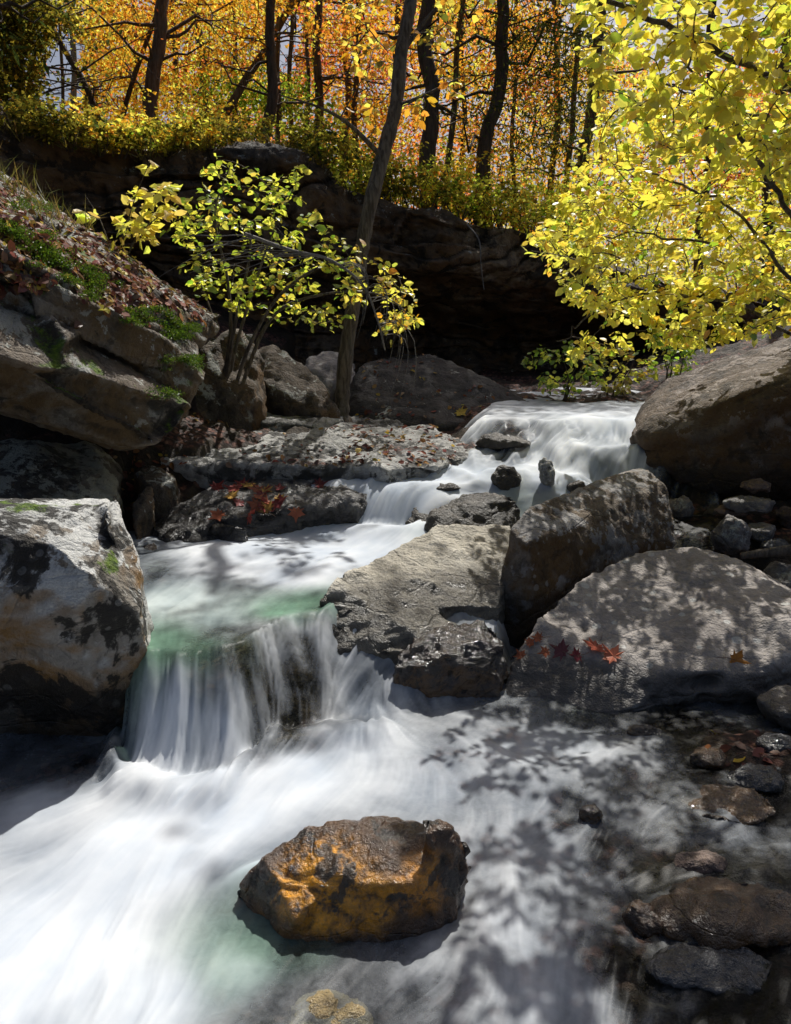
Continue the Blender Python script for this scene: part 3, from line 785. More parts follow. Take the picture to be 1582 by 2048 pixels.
    clear = t.n('BsdfTransparent', Color=t.mix(gr, (.62, .66, .66), (.42, .66, .46))).outputs[0]
    glo = t.n('BsdfGlossy', Color=(1, 1, 1), Roughness=.33).outputs[0]
    lw = t.n('LayerWeight', Blend=.12).outputs['Fresnel']
    cl = t.n('MixShader', Fac=t.math('MULTIPLY', lw, .6))
    t.set(cl.inputs[1], clear); t.set(cl.inputs[2], glo)
    m = t.n('MixShader', Fac=cover)
    t.set(m.inputs[1], cl.outputs[0]); t.set(m.inputs[2], fm.outputs[0])
    mat = t.done(m.outputs[0])
    o = mesh_obj('water', V, [grid_faces(ni, nj)], mat, attrs={'foam': np.clip(f, 0, 1.2).ravel(), 'streak': np.clip(.60 + .24 * S + .25 * pat, 0, 1).ravel(), 'green': np.clip(green, 0, 1).ravel()})
    tag(o, 'white silky stream tumbling down over steps between the rocks', kind='structure')


build_water()

# ------------------------------------------------------------------ stream bed and banks
ex = [P(*q) for q in ((-900, 190, 6.6), (-400, 215, 7.2), (0, 262, 8.0), (150, 292, 8.5), (300, 312, 9), (430, 292, 9.2), (560, 300, 9.4), (640, 330, 9.4), (700, 392, 9.6), (900, 428, 10), (1080, 482, 10.3), (1300, 560, 10.8), (1600, 600, 11.5), (2300, 600, 13))]
EX, EY, EZ = (np.array([p[i] for p in ex]) for i in range(3))


def build_bed():
    xs, ys = np.linspace(-7, 7.5, 520), np.linspace(-2, 13, 520)
    X, Y = np.meshgrid(xs, ys)
    Z = zw(X, Y) - .10
    p = np.stack([X.ravel(), Y.ravel(), np.zeros(X.size)], 1)
    fall = sm(-.75, -.5, X) * sm(-.1, -.3, X) * sm(2.5, 2.7, Y) * sm(3.5, 3.25, Y)
    shal = sm(.75, 1.2, X) * sm(3.1, 2.6, Y)
    Z = Z + fall * .055 + shal * .065
    Z = Z + (.05 * (1 - fall) + .03 * shal) * fbm(p * 2.2, 4).reshape(X.shape)
    lb = np.interp(Y, [-2, 2.3, 3, 4, 5, 6.2, 7, 9], [-1.9, -1.6, -1.2, -1.2, -.6, .2, .2, .3])
    rb = np.interp(Y, [-2, 1.5, 2.4, 3.2, 3.6, 4, 4.6, 5, 6, 9], [1.6, 1.1, 1.25, .5, .55, .75, 1.3, 1.6, 2.0, 2.6])
    Z = Z + (.13 - .06 * sm(3.9, 4.3, Y)) * sm(0, .25, X - rb) * sm(3.0, 3.3, Y)
    Z = Z + .12 * np.clip(lb - X, 0, 1.5) + (.12 - .09 * sm(2.8, 3.1, Y) + .19 * sm(4.6, 5.4, Y)) * np.clip(X - rb, 0, 5)
    Z += .13 * sm(4.9, 5.4, Y) * sm(.8, .4, X - .12 * (Y - 5.5)) + .10 * sm(6.4, 7.2, Y) * sm(0, 1, X)
    # left bank rises to the cliff
    Z = np.maximum(Z, np.where(X < -1.2, .72 + .42 * (-1.2 - X) + .14 * (Y - 5) - .6 * np.clip(5.0 - Y, 0, 9), -9))
    Z += (.03 - .022 * fall) * fbm(p * 9, 3).reshape(X.shape)
    V = np.stack([X, Y, Z], -1).reshape(-1, 3)
    m = rock_mat('wet_bed', (.030, .023, .015), (.075, .053, .033), dark=.6, seed=20, gloss=.0, patches=[(-.42, 3.0, .15, .34, (.30, .20, .11)), (-.2, 3.1, .1, .2, (.22, .16, .09))], strata=.3, litter=.5)
    tag(mesh_obj('ground', V, [grid_faces(520, 520)], m), 'dark rocky stream bed and leaf-strewn banks', kind='structure')


build_bed()


def build_cliff():
    nx, nt = 620, 210
    xs = np.linspace(-7.0, 11, nx)
    yt, zt = np.interp(xs, EX, EY), np.interp(xs, EX, EZ)
    t = np.concatenate([np.linspace(-.35, 0, 30), np.linspace(0, 1, nt)[1:]])
    n = len(t)
    T, XX = np.meshgrid(t, xs)
    YT, ZT = yt[:, None], zt[:, None]
    zb = .55
    cave = .35 + .65 * sm(-1.2, .4, XX)                       # the hollow deepens to the right
    tt = T + .05 * perlin(np.stack([XX.ravel() * .9, T.ravel() * 2, XX.ravel() * 0], 1)).reshape(T.shape)
    dy = np.interp(tt, [-.4, -.05, .02, .10, .20, .30, .36, .50, .62, .75, 1.1], [0, 0, -.08, -.18, -.22, -.10, .35, 1.0, 1.35, 1.25, .7]) * cave
    Z = np.where(T < 0, ZT - .10 * (T / .35) ** 2 * 0 + .04 * np.clip(-T, 0, 1), ZT - np.clip(T, 0, 1) * (ZT - zb))
    Y = YT + dy + np.where(T < 0, -T * 3.5, 0)
    p = np.stack([XX.ravel(), Y.ravel(), Z.ravel()], 1)
    hz = Z / .21 + 2.2 * fbm(p * np.array((.35, .35, .9)), 4).reshape(T.shape)
    lay = np.floor(hz); fr = hz - lay
    ra = (np.sin(lay * 12.9898) * 43758.5453) % 1
    ledge = (ra - .5) * 2 * sm(0, .15, fr) * sm(1, .85, fr) - .7 * np.exp(-(np.minimum(fr, 1 - fr) / .08) ** 2)
    face = sm(-.02, .04, T)
    Y = Y - face * ((.05 + .07 * sm(-.1, .4, perlin(p * .7 + 3).reshape(T.shape))) * ledge + .30 * fbm(p * .8, 4).reshape(T.shape) + .06 * fbm(p * 5, 3).reshape(T.shape))
    # broken vertical joints
    blk = np.floor(XX * .9 + .8 * perlin(p * .5).reshape(T.shape)); rb = (np.sin(blk * 7.13 + np.floor(Z / .6) * 3.7) * 1517.3) % 1
    Y = Y - face * (rb - .5) * .22
    Z = Z + (1 - face) * (.10 * fbm(p * 1.5, 4).reshape(T.shape)) + .04 * fbm(p * 3 + 4, 3).reshape(T.shape)
    V = np.stack([XX, Y, Z], -1).reshape(-1, 3)
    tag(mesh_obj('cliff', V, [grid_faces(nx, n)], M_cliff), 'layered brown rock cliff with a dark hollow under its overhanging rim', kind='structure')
    o = rock('boulder', 'rounded mossy capstone on the cliff rim above the left bush', [lump(525, 320, 9.2, .62, .5, .16, 77)], .03, M_shade, 77, smooth=3, amp=.05, fine=.012, cat='rock')


build_cliff()


def gtop(x, y):
    "ground height on the cliff top"
    return np.interp(x, EX, EZ) - .02 + .01 * np.maximum(0, y - np.interp(x, EX, EY))


def build_top():
    a = np.linspace(-1, 1, 160)
    d = np.concatenate([np.linspace(.5, 12, 90), 12 * 1.14 ** np.arange(1, 28)])
    xs0 = -7.5 + (a + 1) / 2 * 19
    D, X0 = np.meshgrid(d, xs0)
    X = X0 + (X0 - 1) * D / 9
    Y = np.interp(X0, EX, EY) + D
    Z = np.interp(X0, EX, EZ) - .03 + .008 * np.clip(D, 0, 40)
    p = np.stack([X.ravel(), Y.ravel(), X.ravel() * 0], 1)
    Z = Z + .07 * fbm(p * 1.2, 3).reshape(X.shape)
    t = NT('leafy_forest_floor')
    tc = t.n('TexCoord').outputs['Object']
    vo = t.n('TexVoronoi', Vector=tc, Scale=16.0)
    sx = t.n('SeparateXYZ', Vector=vo.outputs['Color']).outputs
    c = t.mix(sx[0], (.12, .05, .02), (.32, .19, .07))
    c = t.mix(t.mr(t.noise(tc, 1.4, 6, .65), .5, .65), c, (.07, .09, .02))
    c = t.mix(t.mr(vo.outputs['Distance'], .3, .7), c, (.03, .02, .012))
    b = t.n('BsdfPrincipled', Base_Color=c, Roughness=.9, Normal=t.n('Bump', Strength=.8, Distance=.05, Height=vo.outputs['Distance']).outputs[0])
    tag(mesh_obj('forest_floor', np.stack([X, Y, Z], -1).reshape(-1, 3), [grid_faces(160, len(d))], t.done(b.outputs[0])), 'leaf-covered woodland ground above the cliff', kind='structure')


build_top()

# ------------------------------------------------------------------ plants
def nrmz(a):
    return a / np.maximum(np.linalg.norm(a, axis=-1, keepdims=True), 1e-9)


class Wood:
    def __init__(s):
        s.V, s.Q, s.n = [], [], 0

    def tube(s, p, r, k=6, cap=False):
        p = np.asarray(p, float); r = np.asarray(r, float)
        t = nrmz(np.gradient(p, axis=0))
        ref = np.array((0, 0, 1.)) if abs(t[0, 2]) < .8 else np.array((1., 0, 0))
        a = nrmz(np.cross(t, ref)); b = np.cross(t, a)
        th = np.arange(k) * 2 * math.pi / k
        ring = p[:, None] + r[:, None, None] * (np.cos(th)[None, :, None] * a[:, None] + np.sin(th)[None, :, None] * b[:, None])
        m = len(p)
        i = np.arange(m * k).reshape(m, k)
        q = np.stack([i[:-1], np.roll(i[:-1], -1, 1), np.roll(i[1:], -1, 1), i[1:]], -1).reshape(-1, 4)
        s.V.append(ring.reshape(-1, 3)); s.Q.append(q + s.n); s.n += m * k

    def build(s, name, mat, parent=None, loc=None):
        return mesh_obj(name, np.concatenate(s.V), [np.concatenate(s.Q)], mat, parent, loc)


def curve_pts(p, n=8):
    "Catmull-Rom through the points"
    p = np.asarray(p, float)
    e = np.concatenate([[2 * p[0] - p[1]], p, [2 * p[-1] - p[-2]]])
    out = []
    for i in range(len(p) - 1):
        a, b, c, d = e[i:i + 4]
        for t in np.linspace(0, 1, n, endpoint=False):
            out.append(.5 * ((2 * b) + (c - a) * t + (2 * a - 5 * b + 4 * c - d) * t * t + (3 * b - a - 3 * c + d) * t ** 3))
    out.append(p[-1])
    return np.array(out)


T_OVAL = (np.array([(0, 0, 0), (.30, .30, .05), (.68, .27, .05), (1, 0, -.07), (.68, -.27, .05), (.30, -.30, .05), (.33, 0, 0), (.7, 0, -.01)]),
          [np.array([(0, 6, 1), (7, 3, 2), (0, 5, 6), (7, 4, 3)]), np.array([(6, 7, 2, 1), (5, 4, 7, 6)])])
T_QUAD = (np.array([(0, 0, 0), (.5, .36, .04), (1, 0, -.06), (.5, -.36, .04)]), [np.array([(0, 3, 2, 1)])])
T_LONG = (np.array([(0, 0, 0), (.5, .12, .0), (1, 0, -.1), (.5, -.12, .0)]), [np.array([(0, 3, 2, 1)])])


def leaf_mesh(name, pos, dirv, nrm, size, col, tpl, mat, parent=None, loc=None):
    x = nrmz(dirv)
    y = nrmz(np.cross(nrm, x))
    z = np.cross(x, y)
    tv, tf = tpl
    n, m = len(pos), len(tv)
    cr = np.random.default_rng(n)
    curl = cr.uniform(-.6, 2.8, (n, 1, 1)); wid = cr.uniform(.75, 1.15, (n, 1, 1))
    V = pos[:, None] + size[:, None, None] * (tv[None, :, 0, None] * x[:, None] + wid * tv[None, :, 1, None] * y[:, None] + curl * tv[None, :, 2, None] * z[:, None])
    off = (np.arange(n) * m)[:, None, None]
    fs = [(f[None] + off).reshape(-1, f.shape[1]) for f in tf]
    c = np.repeat(col, m, 0)
    return mesh_obj(name, V.reshape(-1, 3), fs, mat, parent, loc, smooth=False, attrs={'tint': c})


def palette(n, cols, wts, r, jit=.16):
    c = np.array(cols)[r.choice(len(cols), n, p=np.array(wts) / sum(wts))]
    c = c * (1 + jit * r.normal(size=(n, 1))) * (1 + .07 * r.normal(size=(n, 3)))
    return np.clip(c, .004, .95)


ORANGE, REDOR, YELLOW, YGREEN, GREEN, OLIVE, CEDAR, RED = (.95, .46, .06), (.93, .28, .09), (.98, .85, .16), (.82, .90, .14), (.28, .46, .05), (.24, .22, .04), (.07, .10, .035), (.85, .10, .14)
M_leaf = leaf_mat('broad_leaf', .68, .12)
M_far = leaf_mat('woodland_leaf', .66, 0)
M_needle = leaf_mat('cedar_needle', .3, 0)
M_dry = leaf_mat('dry_leaf', .25, .03)
M_grass = leaf_mat('grass_blade', .5, .1)
B_grey = bark_mat('grey_bark', (.06, .045, .034), (.20, .165, .13))
B_dark = bark_mat('dark_bark', (.06, .042, .03), (.13, .09, .065))
B_red = bark_mat('reddish_bark', (.13, .07, .045), (.26, .16, .11))
B_pale = bark_mat('pale_bark', (.19, .17, .15), (.30, .28, .25))


def grow(wood, skel, targets, r, r0=.006, k=4, sag=.10, seg=5):
    "each target gets a twig from the nearest wood so far; twigs become wood for later ones"
    sk = np.asarray(skel, float)
    d0 = np.min(np.linalg.norm(targets[:, None] - sk[None, ::3], axis=2), 1)
    out = []
    for i in np.argsort(d0):
        q = targets[i]
        dv = q - sk
        d = np.linalg.norm(dv, axis=1) + .5 * np.clip(-dv[:, 2], 0, None)
        j = int(np.argmin(d))
        a = sk[j]
        ln = np.linalg.norm(q - a)
        if ln < 1e-4: continue
        t = np.linspace(0, 1, seg)[:, None]
        bend = np.array((r.normal() * .09, r.normal() * .09, sag + r.normal() * .06)) * ln
        p = a + (q - a) * t + bend * np.sin(t * math.pi) ** 1.0
        rad = np.linspace(min(r0, .25 * r0 + .012 * ln), r0 * .22, seg)
        wood.tube(p, rad, k)
        sk = np.concatenate([sk, p[2:]])
        out.append(p)
    return out


def leaves_on(twigs, r, per, size, cols, wts, spread=.02, droop=.35, start=.25, flat=.5):
    P_, D_, N_ = [], [], []
    for p in twigs:
        n = max(1, int(per * r.uniform(.7, 1.3)))
        t = start + (1 - start) * (np.arange(n) + r.uniform(0, 1)) / n
        f = np.clip(t, 0, .999) * (len(p) - 1)
        i = f.astype(int)
        pos = p[i] + (p[i + 1] - p[i]) * (f - i)[:, None]
        tan = nrmz(p[i + 1] - p[i])
        side = nrmz(np.cross(tan, np.array((0, 0, 1.))) + 1e-6) * np.where(np.arange(n) % 2, 1, -1)[:, None]
        d = tan * .6 + side * r.uniform(.5, 1.1, (n, 1)) + r.normal(size=(n, 3)) * .25
        d[:, 2] -= droop * r.uniform(.3, 1.6, n)
        P_.append(pos + r.normal(size=(n, 3)) * spread); D_.append(d)
        N_.append(np.array((0, 0, 1.)) * flat + r.normal(size=(n, 3)) * .55)
    P_, D_, N_ = map(np.concatenate, (P_, D_, N_))
    n = len(P_)
    return P_, D_, N_, size * r.uniform(.55, 1.2, n), palette(n, cols, wts, r)


def in_poly(poly, n, r, edge=0.0):
    poly = np.array(poly, float)
    lo, hi = poly.min(0), poly.max(0)
    out = []
    while len(out) < n:
        p = r.uniform(lo, hi)
        c = False
        for (x1, y1), (x2, y2) in zip(poly, np.roll(poly, -1, 0)):
            if (y1 > p[1]) != (y2 > p[1]) and p[0] < (x2 - x1) * (p[1] - y1) / (y2 - y1) + x1:
                c = not c
        if c: out.append(p)
    return np.array(out)


# ---- yellow-leaved tree reaching in from the right
def yellow_tree():
    r = np.random.default_rng(21)
    root = empty('broadleaf_tree', (3.35, 4.6, .6))
    tag(root, 'tree with backlit yellow-green leaves arching over the huge speckled boulder', 'tree')
    w = Wood()
    trunk = curve_pts([(3.35, 4.6, .5), (3.2, 4.5, 1.6), (3.1, 4.45, 2.8), (3.15, 4.4, 4.2), (3.1, 4.4, 6.0)])
    w.tube(trunk, np.linspace(.11, .04, len(trunk)), 10)
    limbs = [([(3.15, 4.4, 4.0)], [(1700, 215, 3.7), (1582, 172, 3.45), (1420, 92, 3.2), (1262, 22, 3.05), (1120, -90, 2.95)], .020),
             ([(3.1, 4.45, 2.7)], [(1720, 640, 4.1), (1582, 430, 3.9), (1500, 300, 3.75), (1450, 225, 3.7), (1380, 120, 3.6)], .017),
             ([(3.15, 4.5, 2.3)], [(1700, 640, 4.3), (1582, 560, 4.2), (1480, 430, 4.3), (1360, 370, 4.4), (1240, 330, 4.5)], .014),
             ([(3.2, 4.5, 1.8)], [(1750, 760, 4.6), (1582, 670, 4.6), (1470, 610, 4.7), (1320, 590, 4.8), (1190, 620, 4.9), (1120, 690, 4.9)], .014),
             ([(3.15, 4.45, 2.4)], [(1700, 560, 4.9), (1480, 500, 5.0), (1300, 470, 5.1), (1120, 480, 5.2)], .013),
             ([(3.15, 4.45, 3.3)], [(1750, 330, 4.2), (1600, 260, 4.2), (1440, 210, 4.3), (1290, 160, 4.3)], .014),
             ([(3.15, 4.4, 4.4), (2.3, 3.9, 4.2), (1.6, 3.3, 4.1), (1.0, 2.8, 3.9)], [], .02),
             ([(3.12, 4.4, 5.0), (2.6, 4.6, 5.0), (1.9, 4.5, 5.1), (1.3, 4.2, 5.0)], [], .02)]
    skel = [trunk[6:]]
    for a, b, rad in limbs:
        c = curve_pts([np.array(q, float) for q in a] + [P(*q) for q in b], 7)
        c = c + .015 * r.normal(size=c.shape) * np.linspace(0, 1, len(c))[:, None]
        w.tube(c, np.linspace(rad, rad * .3, len(c)), 7)
        skel.append(c[2:])
    skel = np.concatenate(skel)
    tg = []
    near = in_poly([(1110, -60), (1150, 60), (1185, 150), (1215, 230), (1290, 300), (1640, 380), (1640, -60)], 190, r)
    for u, v in near: tg.append(P(u, v, r.uniform(2.9, 4.1)))
    mid = in_poly([(1215, 215), (1150, 300), (1120, 390), (1050, 470), (1060, 500), (1130, 590), (1190, 640), (1330, 690), (1640, 660), (1640, 180)], 450, r)
    for u, v in mid: tg.append(P(u, v, r.uniform(3.8, 5.7)))
    low = in_poly([(1120, 560), (1190, 640), (1110, 715), (1160, 730), (1290, 700), (1400, 700), (1640, 640), (1640, 540)], 90, r)
    for u, v in low: tg.append(P(u, v, r.uniform(4.3, 5.2)))
    tg = np.array(tg)
    over = np.stack([r.uniform(.9, 3.2, 130), r.uniform(2.4, 5.0, 130), r.uniform(3.7, 5.4, 130)], 1)
    over = over[over[:, 2] > 1.62 + over[:, 1] * .40]
    tw = grow(w, skel, np.concatenate([tg, over]), r, .0055)
    w.build('trunk', B_grey, root)
    a = leaves_on(tw, r, 14, .054, [YELLOW, YGREEN, (.92, .80, .12), GREEN, (.85, .5, .06)], [.46, .20, .26, .05, .03], .018, .35, .2)
    leaf_mesh('crown', *a, T_OVAL, M_leaf, root)


yellow_tree()


# ---- bush on the left bank, its dead branch, the sapling
def bush():
    r = np.random.default_rng(31)
    root = empty('bush', tuple(P(440, 805, 5.9)))
    tag(root, 'arching bush with yellow and green leaves growing behind the outcrop tip', 'bush')
    w = Wood()
    stems = [[(450, 808, 5.9), (470, 700, 5.9), (500, 600, 5.9), (540, 480, 6.0), (590, 370, 6.0)], [(435, 808, 5.9), (460, 680, 5.8), (455, 560, 5.8), (430, 430, 5.8), (460, 330, 5.8)],
             [(460, 808, 5.9), (500, 690, 5.8), (560, 590, 5.7), (650, 530, 5.6), (740, 520, 5.6), (800, 580, 5.5)], [(445, 808, 5.9), (470, 650, 5.7), (500, 470, 5.6), (420, 400, 5.5)],
             [(470, 808, 5.9), (540, 640, 6.0), (640, 590, 5.9), (760, 590, 5.8), (830, 640, 5.8)], [(425, 808, 5.9), (410, 740, 6.0), (430, 660, 6.0), (400, 560, 5.9)]]
    sk = []
    for s in stems:
        c = curve_pts([P(*q) for q in s], 7)
        w.tube(c, np.linspace(.017, .004, len(c)), 6); sk.append(c[8:])
    tg = [P(u, v, r.uniform(5.3, 6.3)) for u, v in in_poly([(320, 440), (350, 390), (420, 330), (450, 290), (480, 340), (590, 330), (620, 370), (640, 450), (730, 490), (790, 530), (830, 580), (848, 640), (790, 690), (700, 650), (640, 670), (560, 640), (500, 640), (400, 610), (370, 520)], 250, r)]
    tw = grow(w, np.concatenate(sk), np.array(tg), r, .005)
    w.build('stem', B_grey, root)
    a = leaves_on(tw, r, 7, .060, [YELLOW, YGREEN, (.45, .55, .06), GREEN, (.8, .48, .05)], [.20, .38, .22, .18, .02], .02, .3, .2)
    # the far right sprays turn yellow
    x = a[0][:, 0] > -.3
    a[4][x] = palette(x.sum(), [YELLOW, (.85, .5, .05), YGREEN], [.6, .2, .2], r)
    leaf_mesh('foliage', *a, T_OVAL, M_leaf, root)
    # dead branch
    r = np.random.default_rng(32)
    w = Wood()
    main = curve_pts([P(770, 700, 5.5), P(755, 640, 5.4), P(725, 570, 5.35), P(660, 520, 5.3), P(580, 500, 5.25), P(490, 468, 5.2)], 8)
    w.tube(main, np.linspace(.006, .012, len(main)), 6)
    for i in range(26):
        j = r.integers(4, 24)
        a0 = main[j]
        ln = r.uniform(.25, .6)
        d = np.array((r.uniform(.1, .6), r.normal() * .2, -1.0)) * ln * .8
        t = np.linspace(0, 1, 6)[:, None]
        w.tube(a0 + d * t ** 1.4 + np.array((.25 * ln, 0, .10)) * np.sin(t * 3), np.linspace(.003, .0012, 6), 3)
    for i in range(16):
        j = r.integers(26, len(main))
        a0 = main[j]
        ln = r.uniform(.3, .75)
        d = np.array((-1.0, r.normal() * .2, r.uniform(-.35, .12))) * ln
        t = np.linspace(0, 1, 6)[:, None]
        w.tube(a0 + d * t + np.array((0, 0, -.14 * ln)) * t ** 2 + r.normal(size=(6, 3)) * .006, np.linspace(.0045, .0012, 6), 3)
    o = w.build('dead_branch', B_pale, loc=tuple(main[0]))
    tag(o, 'bare grey dead branch drooping across the bush with hanging twigs', 'branch')
    # sapling
    r = np.random.default_rng(33)
    root = empty('sapling', tuple(P(232, 570, 5.6)))
    tag(root, 'thin sapling with pale yellow leaves rising from the mossy outcrop', 'sapling')
    w = Wood(); sk = []
    for s in ([(232, 575, 5.6), (245, 500, 5.5), (262, 420, 5.4), (300, 320, 5.3)], [(232, 575, 5.6), (220, 500, 5.6), (200, 440, 5.6), (170, 390, 5.6)], [(235, 570, 5.6), (270, 480, 5.5), (320, 430, 5.4), (350, 400, 5.4)]):
        c = curve_pts([P(*q) for q in s], 7); w.tube(c, np.linspace(.007, .002, len(c)), 5); sk.append(c[5:])
    tg = [P(u, v, r.uniform(5.2, 5.8)) for u, v in in_poly([(165, 425), (240, 440), (280, 330), (300, 300), (340, 320), (350, 400), (310, 470), (240, 540), (215, 500)], 34, r)]
    tw = grow(w, np.concatenate(sk), np.array(tg), r, .003)
    w.build('stem', B_grey, root)
    a = leaves_on(tw, r, 7, .085, [YELLOW, (.8, .66, .2), YGREEN], [.5, .35, .15], .02, .3, .2)
    leaf_mesh('foliage', *a, T_OVAL, M_leaf, root)


bush()


def small_shrub(name, label, cat, base, rad, hgt, n, per, lsize, cols, wts, seed, group=None, tpl=T_OVAL, mat=None, bark=None):
    r = np.random.default_rng(seed)
    base = np.array(base, float)
    root = empty(name, tuple(base))
    tag(root, label, cat, group)
    w = Wood(); sk = []
    for i in range(4):
        a = r.uniform(0, 6.28)
        top = base + np.array((math.cos(a) * rad * .5, math.sin(a) * rad * .5, hgt * r.uniform(.6, .95)))
        c = curve_pts([base + np.array((.03 * math.cos(a), .03 * math.sin(a), -.05)), base * .6 + top * .4 + r.normal(size=3) * .04, top], 5)
        w.tube(c, np.linspace(.009, .003, len(c)), 4); sk.append(c[2:])
    d = nrmz(r.normal(size=(n, 3))) * r.uniform(.3, 1, (n, 1)) ** .5
    tg = base + np.array((0, 0, hgt * .6)) + d * np.array((rad, rad, hgt * .5))
    tw = grow(w, np.concatenate(sk), tg, r, .004, 3)
    w.build('stem', bark or B_dark, root)
    a = leaves_on(tw, r, per, lsize, cols, wts, .03, .3, .15)
    leaf_mesh('foliage', *a, tpl, mat or M_leaf, root)


small_shrub('shrub', 'small green shrub under the tip of the yellow-leaved boughs', 'shrub', P(1120, 800, 7.2), .38, .45, 34, 8, .07, [GREEN, YGREEN, (.2, .3, .04)], [.5, .3, .2], 51)
small_shrub('shrub', 'dim olive shrub beside the top of the upper cascade', 'shrub', P(1220, 790, 7.4), .40, .40, 36, 8, .07, [YGREEN, OLIVE, (.5, .4, .06)], [.4, .4, .2], 52)
small_shrub('shrub', 'bright green sprig touching the edge of the huge speckled boulder', 'shrub', P(1335, 775, 6.9), .25, .45, 30, 8, .06, [GREEN, YGREEN], [.7, .3], 53)


# ---- tree leaning across the middle
def leaning_tree():
    r = np.random.default_rng(61)
    root = empty('leaning_tree', tuple(P(682, 828, 6.5)))
    tag(root, 'slender grey tree curving up from the streamside boulders in front of the cliff', 'tree')
    w = Wood()
    c = curve_pts([P(*q) for q in ((681, 845, 6.5), (684, 800, 6.5), (694, 690, 6.5), (715, 560, 6.5), (736, 430, 6.5), (766, 310, 6.6), (792, 210, 6.7), (803, 100, 6.8), (822, 0, 6.9), (835, -160, 7.1))] + [(.5, 7.5, 5.4), (.8, 7.9, 6.4)], 8)
    rad = np.interp(np.linspace(0, 1, len(c)), [0, .03, .1, .6, 1], [.12, .075, .058, .052, .03])
    rad = rad * (1 + .06 * r.normal(size=len(c)))
    w.tube(c, rad, 14)
    sk = [c[60:]]
    for s in ([(800, 110, 6.8), (860, 30, 6.9), (930, -40, 7.0)], [(765, 315, 6.6), (700, 250, 6.4), (640, 215, 6.3), (560, 190, 6.2)], [(790, 215, 6.7), (850, 190, 6.6), (930, 150, 6.5)]):
        q = curve_pts([P(*t) for t in s], 6); w.tube(q, np.linspace(.022, .004, len(q)), 5); sk.append(q[3:])
    tg = [P(u, v, r.uniform(6.2, 7.4)) for u, v in in_poly([(640, -20), (700, 60), (640, 200), (740, 250), (900, 240), (960, 120), (1000, -20)], 34, r)]
    tg += list(np.stack([r.uniform(.5, 1.9, 26), r.uniform(6.8, 9.2, 26), r.uniform(5.2, 7.0, 26)], 1))  # crown above the view, skewed right to dapple the foreground with shade
    tw = grow(w, np.concatenate(sk), np.array(tg), r, .006)
    w.build('trunk', B_grey, root)
    a = leaves_on(tw, r, 10, .075, [ORANGE, YELLOW, (.7, .4, .04), OLIVE], [.4, .3, .2, .1], .03, .3, .2)
    leaf_mesh('crown', *a, T_OVAL, M_leaf, root)


leaning_tree()

# ---- woodland on the cliff top
PAL = {'orange': ([ORANGE, YELLOW, REDOR, (.85, .42, .04)], [.42, .2, .12, .26]), 'red': ([REDOR, ORANGE, RED, (.85, .35, .06)], [.4, .35, .1, .15]),
       'gold': ([YELLOW, ORANGE, YGREEN, (.8, .5, .05)], [.45, .2, .15, .2]), 'ygreen': ([YGREEN, YELLOW, GREEN, (.4, .42, .05)], [.4, .2, .15, .25]),
       'olive': ([OLIVE, (.32, .28, .05), (.45, .33, .05), CEDAR], [.4, .25, .15, .2]), 'cedar': ([CEDAR, (.10, .13, .035), OLIVE], [.5, .3, .2]), 'green': ([GREEN, YGREEN, (.14, .22, .03)], [.5, .3, .2])}


def clear_of_gap(p, r):
    "the wood is open to the sky at upper left and upper right: few leaves there"
    z, y = p[:, 2] - CAM_H, p[:, 1]
    f = y * CT - z * ST
    u, v = 791 + F * p[:, 0] / f, 1024 - F * (y * ST + z * CT) / f
    n = fbm(np.stack([u / 60, v / 60, u * 0 + 9], 1), 3)
    d = np.minimum(np.hypot((u - 122) / 40, (v - 165) / 120), np.hypot((u - 1290) / 160, (v - 10) / 75))
    d = np.minimum(d, np.hypot((u - 575) / 30, (v - 70) / 60))
    return (d + .5 * n > 1) | (r.uniform(size=len(p)) < .05)


